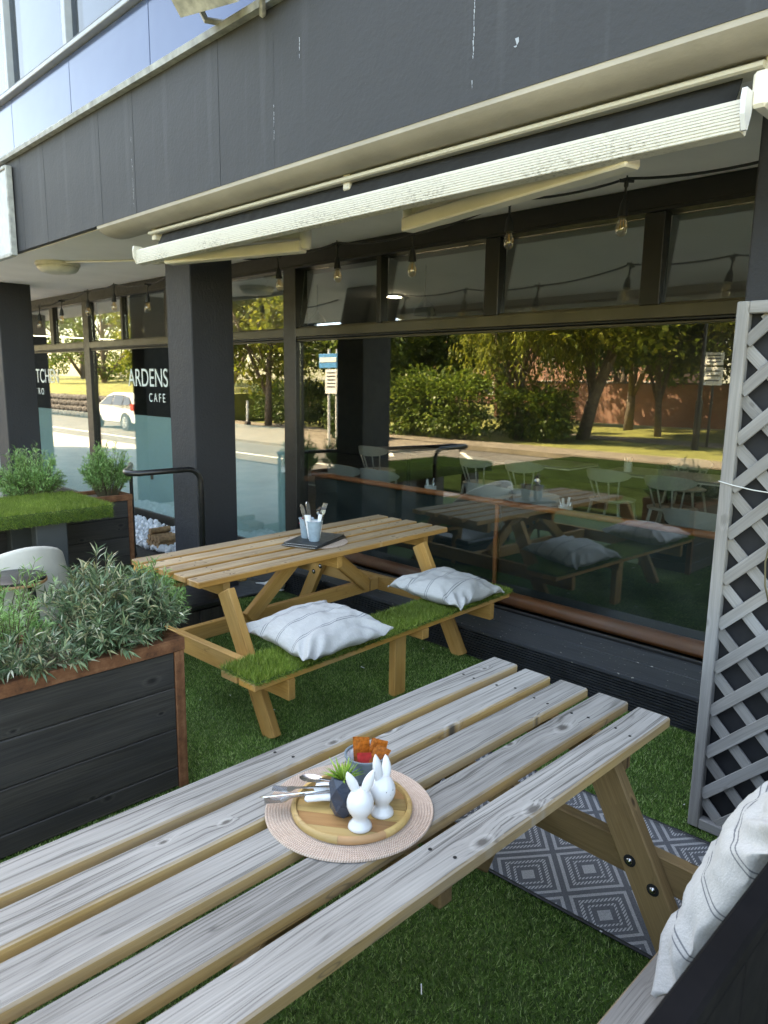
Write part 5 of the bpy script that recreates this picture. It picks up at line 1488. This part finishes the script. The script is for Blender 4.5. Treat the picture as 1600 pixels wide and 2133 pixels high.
# ------------------------------------------------------------------ the street, seen in the glass
def tree(label, loc, h, cr, cz, nleaf, mat, seed, lean=(0, 0), trunk_r=0.16, leafsize=0.20, willow=False, forks=2, name='tree'):
    rg = np.random.default_rng(seed); rr = random.Random(seed)
    t = thing(name, label, 'tree', loc, 0, 'street trees')
    tb = MB()
    top = Vector((lean[0], lean[1], h * 0.62))
    base = Vector((0, 0, -0.1))
    pts = [base, Vector((lean[0] * 0.15, lean[1] * 0.15, h * 0.15)), Vector((lean[0] * 0.5, lean[1] * 0.5, h * 0.38)), top]
    tb.tube(pts, [trunk_r * 1.25, trunk_r, trunk_r * 0.75, trunk_r * 0.35], 10)
    clumps = []
    nc = max(14, int(nleaf / 220))
    for k in range(nc):
        v = Vector(rg.normal(size=3)).normalized() * (0.35 + 0.65 * rg.uniform() ** 0.5)
        c = Vector((lean[0] * 0.8 + v.x * cr[0], lean[1] * 0.8 + v.y * cr[0], cz + v.z * cr[1]))
        clumps.append(c)
        if k % 3 == 0:
            s0 = pts[2].lerp(pts[3], rr.uniform(0.0, 1.0)) if k % 2 else pts[1].lerp(pts[2], rr.uniform(0.4, 1.0))
            tb.tube([s0, s0.lerp(c, 0.5) + Vector((0, 0, 0.3)), c], [trunk_r * 0.34, trunk_r * 0.2, 0.02], 6)
    for k in range(forks):
        a = rr.uniform(0, 2 * PI)
        e = Vector((math.cos(a) * cr[0] * 0.7, math.sin(a) * cr[0] * 0.7, cz + cr[1] * 0.3))
        tb.tube([pts[1], pts[1].lerp(e, 0.45), e], [trunk_r * 0.7, trunk_r * 0.5, 0.04], 8)
    link('trunk', tb.mesh('trunk', True), 'bark', t)
    C = np.array(clumps)
    idx = rg.integers(0, len(C), nleaf)
    rad_c = rg.uniform(0.5, 1.1, len(C)) * min(cr) * 0.42
    P = C[idx] + unit(rg.normal(size=(nleaf, 3))) * (rg.uniform(0, 1, (nleaf, 1)) ** 0.45) * rad_c[idx][:, None] * np.array([1, 1, 0.75])
    D = rg.normal(size=(nleaf, 3)) + np.array([0, 0, -0.4])
    if willow:
        m = nleaf
        ang = (rg.integers(0, 13, 150) + rg.normal(size=150) * 0.12) * 2 * PI / 13; rr5 = cr[0] * np.sqrt(rg.uniform(0.15, 1.0, 150))
        zt = cz + cr[1] * np.sqrt(np.maximum(0.05, 1 - (rr5 / (cr[0] * 1.05)) ** 2)); zl = rg.uniform(1.5, cz * 0.8, 150)
        si = rg.integers(0, 150, m); tt = rg.uniform(0, 1, m)
        z_ = zt[si] + (zl[si] - zt[si]) * tt
        P2 = np.stack([np.cos(ang[si]) * rr5[si] + rg.normal(size=m) * 0.10, np.sin(ang[si]) * rr5[si] + rg.normal(size=m) * 0.10, z_], 1)
        P = np.concatenate([P[: nleaf // 2], P2]); D = np.concatenate([D[: nleaf // 2], rg.normal(size=(m, 3)) * 0.5 + np.array([0, 0, -1.2])])
    L = leafsize * rg.uniform(0.6, 1.3, len(P))
    V = leaves(P, D, L, L * (0.28 if willow else 0.62), 0.2, rg)
    tag(link('crown', np_mesh('crown', V, 4), mat, t), kind='stuff')
    return t
T = [('leafy roadside tree with a straight pale trunk, reflected between column and door post', (-23.5, -8.6, -0.1), 8.0, (3.0, 2.6), 5.2, 9000, 'leaf_b', (0.2, 0), 0.20),
     ('large leaning forked tree, reflected right of centre in the main window', (-12.5, -13.2, -0.1), 9.5, (3.6, 3.0), 6.6, 12000, 'leaf_b', (2.6, 0.2), 0.30),
     ('dark tree behind the leaning one, reflected by the brick wall', (-14.7, -20.8, -0.1), 9.0, (3.2, 2.8), 5.8, 8000, 'leaf_c', (0.3, 0), 0.26),
     ('slender roadside tree on the sunny lawn, reflected near the trellis', (-11.6, -16.9, -0.1), 8.0, (2.6, 2.4), 5.4, 8000, 'leaf_a', (-0.3, 0.3), 0.17),
     ('broad tree at the right of the lawn, reflected beside the trellis', (-6.5, -17.5, -0.1), 9.0, (3.4, 3.0), 5.6, 10000, 'leaf_b', (0.4, 0), 0.26),
     ('tall tree behind the bus stop, reflected left of the dark pillar', (-19.8, -10.8, -0.1), 8.5, (2.7, 2.9), 5.0, 9000, 'leaf_a', (0.2, 0.1), 0.22),
     ('big tree over the lawn bank, reflected above the white car', (-33.0, -13.0, -0.1), 9.0, (4.2, 3.2), 5.8, 10000, 'leaf_b', (0, 0), 0.28),
     ('yellow-green tree over the lawn bank, reflected in the lettered window', (-43.0, -15.0, -0.1), 10.0, (4.6, 3.6), 6.0, 10000, 'leaf_b', (0.4, 0), 0.3),
     ('far tree at the end of the lawn bank, reflected at far left', (-57.0, -17.0, -0.1), 11.0, (5.4, 4.0), 6.2, 9000, 'leaf_a', (0, 0), 0.32),
     ('dark tree behind the willow, reflected in the middle of the main window', (-22.5, -22.5, -0.1), 11.0, (4.2, 3.6), 6.6, 10000, 'leaf_c', (0, 0), 0.3),
     ('tall dark tree far behind the bus stop', (-29.5, -21.0, -0.1), 12.0, (4.4, 4.0), 7.0, 10000, 'leaf_c', (0, 0), 0.3),
     ('rounded tree by the far brick wall beyond the trellis', (-2.5, -19.0, -0.1), 9.0, (3.4, 3.0), 5.5, 8000, 'leaf_a', (0, 0), 0.26),
     ('bushy dark tree behind the dense hedge, reflected in the middle of the main window', (-18.2, -13.2, -0.1), 6.5, (2.4, 2.3), 4.4, 9000, 'leaf_a', (0, 0), 0.2),
     ('spreading tree in front of the brick wall, right of the leaning tree', (-10.2, -20.3, -0.1), 7.5, (3.0, 2.4), 5.2, 9000, 'leaf_b', (0, 0), 0.2),
     ('dense dark tree closing the view behind the brick wall', (-18.5, -27.5, -0.1), 10.0, (4.6, 3.8), 5.6, 10000, 'leaf_c', (0, 0), 0.26),
     ('broad dark tree behind the right end of the brick wall', (-9.5, -27.0, -0.1), 10.0, (4.8, 3.6), 5.8, 10000, 'leaf_c', (0, 0), 0.26),
     ('dark tree far along the road, behind the lawn bank', (-73.0, -22.0, -0.1), 13.0, (6.5, 4.6), 7.2, 8000, 'leaf_c', (0, 0), 0.4)]
for i, (lb, loc, h, cr, cz, nl, mat, lean, tr_) in enumerate(T):
    tree(lb, loc, h, (cr[0], cr[1] * 0.95), cz - 0.9, nl, mat, 40 + i, lean, tr_ * 0.62, 0.24 if nl > 8500 else 0.28)
tree('weeping willow with hanging yellow-green strands, reflected in the main window', (-13.9, -11.6, -0.1), 7.0, (2.2, 1.6), 4.4, 12000, 'leaf_b', 77, (0.2, 0), 0.12, 0.19, True, name='willow_tree')

def hedge(label, loc, size, nleaf, mat, seed, name='hedge', cat='hedge', ls=0.13):
    rg = np.random.default_rng(seed)
    t = thing(name, label, cat, loc, 0, 'hedges and bushes across the road')
    n_ = nleaf
    u = rg.normal(size=(n_, 3)); u = np.sign(u) * np.abs(unit(u)) ** 0.7
    r_ = rg.uniform(0.55, 1.0, (n_, 1))
    lump = np.array([1 + 0.34 * noise.noise(Vector((a[0] * 2.6 + seed, a[1] * 2.6, a[2] * 2.6))) for a in u])[:, None]
    P = u * r_ * lump * np.array(size) / 2; P[:, 2] += size[2] / 2; P[:, 2] = np.maximum(P[:, 2], 0.03)
    D = u + rg.normal(size=(n_, 3)) * 0.7
    L = ls * rg.uniform(0.6, 1.3, n_)
    tag(link('foliage', np_mesh('hedge', leaves(P, D, L, L * 0.6, 0.2, rg), 4), mat, t), kind='stuff')
    tb = MB()
    for k in range(7):
        bx = rg.uniform(-0.3, 0.3) * size[0]; by = rg.uniform(-0.25, 0.25) * size[1]
        tb.tube([(bx, by, 0.0), (bx * 1.2, by * 1.2, size[2] * 0.7)], [0.035, 0.012], 6)
    link('stems', tb.mesh('stems'), 'bark', t)
    return t
H = [('dense dark green hedge, reflected right of the dark pillar', (-15.6, -9.6, 0.0), (4.2, 1.8, 2.2), 9000, 'leaf_a'),
     ('leafy hedge joining the dense one, reflected in the middle of the main window', (-13.2, -11.4, 0.0), (2.6, 1.8, 1.7), 6000, 'leaf_a'),
     ('brownish bush behind the bus stop, reflected beside the door post', (-16.9, -6.9, 0.0), (1.5, 1.2, 1.5), 3500, 'leaf_c'),
     ('low pale flowering bush at the foot of the leaning tree', (-13.6, -12.6, 0.0), (2.0, 1.4, 1.0), 3000, 'leaf_b'),
     ('dark hedge under the roadside tree, reflected beside the column', (-24.5, -10.8, 0.0), (6.0, 1.8, 1.8), 8000, 'leaf_c'),
     ('long dark hedge beneath the willow', (-20.5, -13.5, 0.0), (7.0, 2.0, 2.4), 9000, 'leaf_c'),
     ('sunlit hedge along the top of the lawn bank, nearer half', (-40.0, -19.5, 0.6), (16.0, 2.4, 2.6), 9000, 'leaf_b'),
     ('sunlit hedge along the top of the lawn bank, farther half', (-60.0, -23.5, 0.6), (20.0, 2.6, 3.0), 9000, 'leaf_a')]
for i, (lb, loc, sz, nl, mat) in enumerate(H): hedge(lb, loc, sz, nl, mat, 90 + i)
# lawn bank with a low stone wall
vs_ = [(-90, -5.6, 0.0), (-28.5, -5.6, 0.0), (-28.5, -6.1, 1.0), (-90, -6.1, 1.0), (-28.5, -26, 1.7), (-90, -26, 1.9), (-28.5, -26, -0.2), (-90, -26, -0.2)]
structure('lawn_bank', MB().add(vs_, [(3, 2, 4, 5), (0, 1, 2, 3), (1, 6, 4, 2), (0, 3, 5, 7), (5, 4, 6, 7), (0, 7, 6, 1)]).mesh('bank'), 'lawn')
wl = thing('stone_wall', 'low dark rubble retaining wall below the lawn bank', 'wall', (-58, -5.5, 0.0))
rr = random.Random(5)
me_st = [MB().add([(v.x * 0.5 * (1 + 0.15 * rr.uniform(-1, 1)), v.y * 0.16, v.z * 0.5 * (1 + 0.15 * rr.uniform(-1, 1))) for v in ico_v], ico_f).mesh('st', False) for _ in range(3)]
link('core', MB().box((0, 0, 0.5), (59, 0.25, 1.0)).mesh('core'), 'stone', wl)
for j in range(4):
    for i in range(60):
        link('stone', me_st[rr.randrange(3)], 'stone', wl, (29.3 - i * 0.5 - 0.25 * (j % 2), 0.14, 0.13 + j * 0.25), (0, rr.uniform(-0.1, 0.1), 0), (rr.uniform(0.45, 0.58), 0.7, rr.uniform(0.24, 0.29)))
bw = thing('brick_wall', 'long red brick garden wall beyond the lawn, reflected near the trellis', 'wall', (-10, -22.6, 0))
link('wall', MB().box((0, 0, 0.95), (26, 0.24, 1.8)).mesh('w'), 'brick', bw); link('coping', MB().box((0, 0, 1.88), (26.1, 0.32, 0.08)).mesh('c'), 'stone', bw)
def house(label, loc, sx, sy, h, mat, floors, cols, rz=0.0):
    b = thing('brick_building', label, 'building', loc, rz, 'far brick buildings')
    link('wall', MB().box((0, 0, h / 2), (sx, sy, h)).mesh('w'), mat, b)
    link('roof', MB().add([(-sx / 2 - .3, -sy / 2 - .3, h), (sx / 2 + .3, -sy / 2 - .3, h), (sx / 2 + .3, sy / 2 + .3, h), (-sx / 2 - .3, sy / 2 + .3, h), (-sx / 2 - .3, 0, h + 2.2), (sx / 2 + .3, 0, h + 2.2)], [(0, 1, 5, 4), (2, 3, 4, 5), (1, 2, 5), (3, 0, 4), (3, 2, 1, 0)]).mesh('r'), 'stone', b)
    me1 = bb(1.1, 0.08, 1.3, 0); me2 = bb(0.94, 0.04, 1.14, 0)
    for f in range(floors):
        for c in range(cols):
            x_ = -sx / 2 + sx * (c + 0.5) / cols; z_ = 1.4 + f * 2.8
            w_ = link('window', me1, 'sign_white', b, (x_, sy / 2 + 0.03, z_)); link('pane', me2, 'car_glass', w_, (0, 0.03, 0))
house('tall pinkish brick apartment block far behind the willow', (-36, -50, 0), 24, 10, 14.5, 'brick', 5, 8)

# bus stop, signs, lamp posts
bs = thing('bus_stop', 'bus stop flag sign with blue band on two pale poles', 'bus stop', (-14.6, -4.25, 0.045))
for x_ in (-0.16, 0.16): link('pole', MB().tube([(x_, 0, 0), (x_, 0, 2.55)], 0.035, 10).mesh('p', True, 40), 'sign_white', bs)
link('flag', bb(0.75, 0.04, 0.36, 0.004), 'sign_blue', bs, (-0.12, 0.045, 2.25)); link('band', bb(0.66, 0.01, 0.12, 0.0), 'sign_white', bs, (-0.12, 0.07, 2.28))
link('timetable', bb(0.48, 0.04, 0.62, 0.004), 'sign_white', bs, (0.0, 0.045, 1.72))
for k in range(5): link('print_line', bb(0.34, 0.006, 0.03, 0), 'sign_text', bs, (0.0, 0.068, 1.95 - k * 0.09))
ps = thing('parking_sign', 'white two-part notice on a dark post, reflected beside the trellis', 'sign', (-8.55, -13.6, 0.02))
link('post', MB().tube([(0, 0, 0), (0, 0, 2.75)], 0.04, 10).mesh('p', True, 40), 'black_metal', ps)
for z_, hh in ((2.55, 0.36), (2.06, 0.52)):
    link('plate', bb(0.56, 0.02, hh, 0.004), 'sign_white', ps, (0, 0.055, z_))
    for k in range(3): link('print_line', bb(0.40, 0.006, 0.035, 0), 'sign_text', ps, (0, 0.068, z_ + hh * 0.28 - k * hh * 0.26))
for lb, (x_, y_), h_ in (('dark lamp post on the lawn path, reflected left of the white notice', (-8.45, -12.5), 6.5), ('thin lamp post by the lawn bank, reflected in the lettered window', (-38.0, -5.1), 6.0)):
    q = thing('lamp_post', lb, 'lamp post', (x_, y_, -0.02), 0, 'lamp posts across the road')
    link('column', MB().tube([(0, 0, 0), (0, 0, 1.4), (0, 0, 1.42), (0, 0, h_)], [0.10, 0.10, 0.065, 0.05], 12).mesh('c', True, 40), 'black_metal', q)
    link('arm', MB().tube([(0, 0, h_ - 0.05), (0, 0.5, h_ + 0.1), (0, 0.9, h_ + 0.12)], 0.035, 8).mesh('a', True), 'black_metal', q)
    link('lantern', bb(0.22, 0.5, 0.12, 0.03), 'pole', q, (0, 1.05, h_ + 0.10))
bn = thing('road_bollard', 'short white-topped post beside the roadside tree', 'bollard', (-23.9, -7.9, 0.0))
link('post', MB().tube([(0, 0, 0), (0, 0, 1.0)], 0.05, 10).mesh('p', True, 40), 'sign_white', bn); link('foot', bb(0.2, 0.2, 0.2, 0.02), 'stone', bn, (0, 0, 0.1))

# parked white car
car = thing('parked_car', 'white hatchback car parked at the kerb, reflected in the lettered window', 'car', (-25.5, -3.9, -0.02), 0)
car.scale = (0.88, 0.88, 0.86)
prof = [(-2.05, 0.42), (-2.12, 0.60), (-2.0, 0.78), (-1.15, 0.95), (-0.55, 1.38), (-0.1, 1.50), (0.9, 1.50), (1.55, 1.40), (2.02, 1.02), (2.10, 0.85), (2.12, 0.5), (2.05, 0.30), (-1.9, 0.28)]
def car_half(z, x):
    w = 0.86
    if z > 0.92: w = 0.86 - (z - 0.92) * 0.40
    if z < 0.4: w = 0.82
    if x < -1.85 or x > 1.95: w *= 0.93
    return w
n_ = len(prof)
rings = []
for s in (-1.0, -0.93, 0, 0.93, 1.0):
    rings.append([(x_ * (0.985 if abs(s) == 1 else 1.0), s * car_half(z_, x_), z_ if abs(s) < 1 else 0.9 + (z_ - 0.9) * 0.94) for x_, z_ in prof])
vs_ = [p for r_ in rings for p in r_]; fs_ = []
for k in range(len(rings) - 1):
    for i in range(n_): fs_.append((k * n_ + i, k * n_ + (i + 1) % n_, (k + 1) * n_ + (i + 1) % n_, (k + 1) * n_ + i))
fs_ += [tuple(range(n_ - 1, -1, -1)), tuple(4 * n_ + i for i in range(n_))]
link('body', MB().add(vs_, fs_).mesh('body', True, 35), 'car_white', car)
for s in (-1, 1):
    yy = lambda z: s * (car_half(z, 0) * 1.0 + 0.006)
    for quad in (((-0.98, 0.99), (-0.50, 1.33), (0.12, 1.41), (0.12, 1.0)), ((0.18, 1.0), (0.18, 1.41), (1.0, 1.40), (1.0, 1.0)), ((1.06, 1.0), (1.06, 1.39), (1.45, 1.33), (1.72, 1.06))):
        me = MB().add([(x_, yy(z_), z_) for x_, z_ in quad] + [(x_, yy(z_) - s * 0.012, z_) for x_, z_ in quad], [(0, 1, 2, 3), (7, 6, 5, 4), (0, 4, 5, 1), (1, 5, 6, 2), (2, 6, 7, 3), (3, 7, 4, 0)]).mesh('cw')
        link('side_window', me, 'car_glass', car)
    link('tail_lamp', MB().box((1.93, s * 0.80, 0.95), (0.26, 0.10, 0.26)).mesh('tl'), 'tail_red', car)
    link('headlamp', MB().box((-1.95, s * 0.66, 0.72), (0.26, 0.26, 0.12)).mesh('hl'), 'ceramic', car)
    link('mirror', MB().lathe([(0.0, -0.06), (0.09, 0), (0.0, 0.06)], 10).mesh('m', True), 'car_white', car, (-0.85, s * 0.98, 1.02))
    for x_ in (-1.3, 1.3):
        w_ = link('wheel', MB().lathe([(0.2, -0.11), (0.31, -0.105), (0.325, -0.06), (0.325, 0.06), (0.31, 0.105), (0.2, 0.11)], 28).mesh('ty', True, 40), 'tyre', car, (x_, s * 0.76, 0.325), (PI / 2, 0, 0))
        link('arch', MB().lathe([(0.38, -0.02), (0.38, 0.02)], 24).mesh('ar'), 'gap_dark', car, (x_, s * 0.855, 0.34), (PI / 2, 0, 0))
        rim = MB().lathe([(0.07, -0.03), (0.07, 0.03)], 12)
        for k in range(8):
            a = k * PI / 4
            rim.tube([(0.05 * math.cos(a), 0.05 * math.sin(a), 0), (0.21 * math.cos(a), 0.21 * math.sin(a), 0)], 0.024, 5)
        rim.tube([(0.205 * math.cos(k * PI / 12), 0.205 * math.sin(k * PI / 12), 0) for k in range(25)], 0.016, 5)
        link('alloy_rim', rim.mesh('rim', True, 40), 'alloy', w_, (0, 0, -s * 0.115))
link('rear_window', MB().add([(1.60, -0.56, 1.39), (1.60, 0.56, 1.39), (1.99, 0.64, 1.08), (1.99, -0.64, 1.08), (1.58, -0.56, 1.37), (1.58, 0.56, 1.37), (1.97, 0.64, 1.06), (1.97, -0.64, 1.06)], [(0, 1, 2, 3), (7, 6, 5, 4), (0, 4, 5, 1), (1, 5, 6, 2), (2, 6, 7, 3), (3, 7, 4, 0)]).mesh('rw'), 'car_glass', car)
link('windscreen', MB().add([(-1.12, -0.68, 0.985), (-1.12, 0.68, 0.985), (-0.56, 0.58, 1.40), (-0.56, -0.58, 1.40), (-1.10, -0.68, 0.965), (-1.10, 0.68, 0.965), (-0.54, 0.58, 1.38), (-0.54, -0.58, 1.38)], [(3, 2, 1, 0), (4, 5, 6, 7), (0, 1, 5, 4), (1, 2, 6, 5), (2, 3, 7, 6), (3, 0, 4, 7)]).mesh('ws'), 'car_glass', car)
link('number_plate', bb(0.02, 0.52, 0.11, 0.002), 'sign_white', car, (2.125, 0, 0.72))
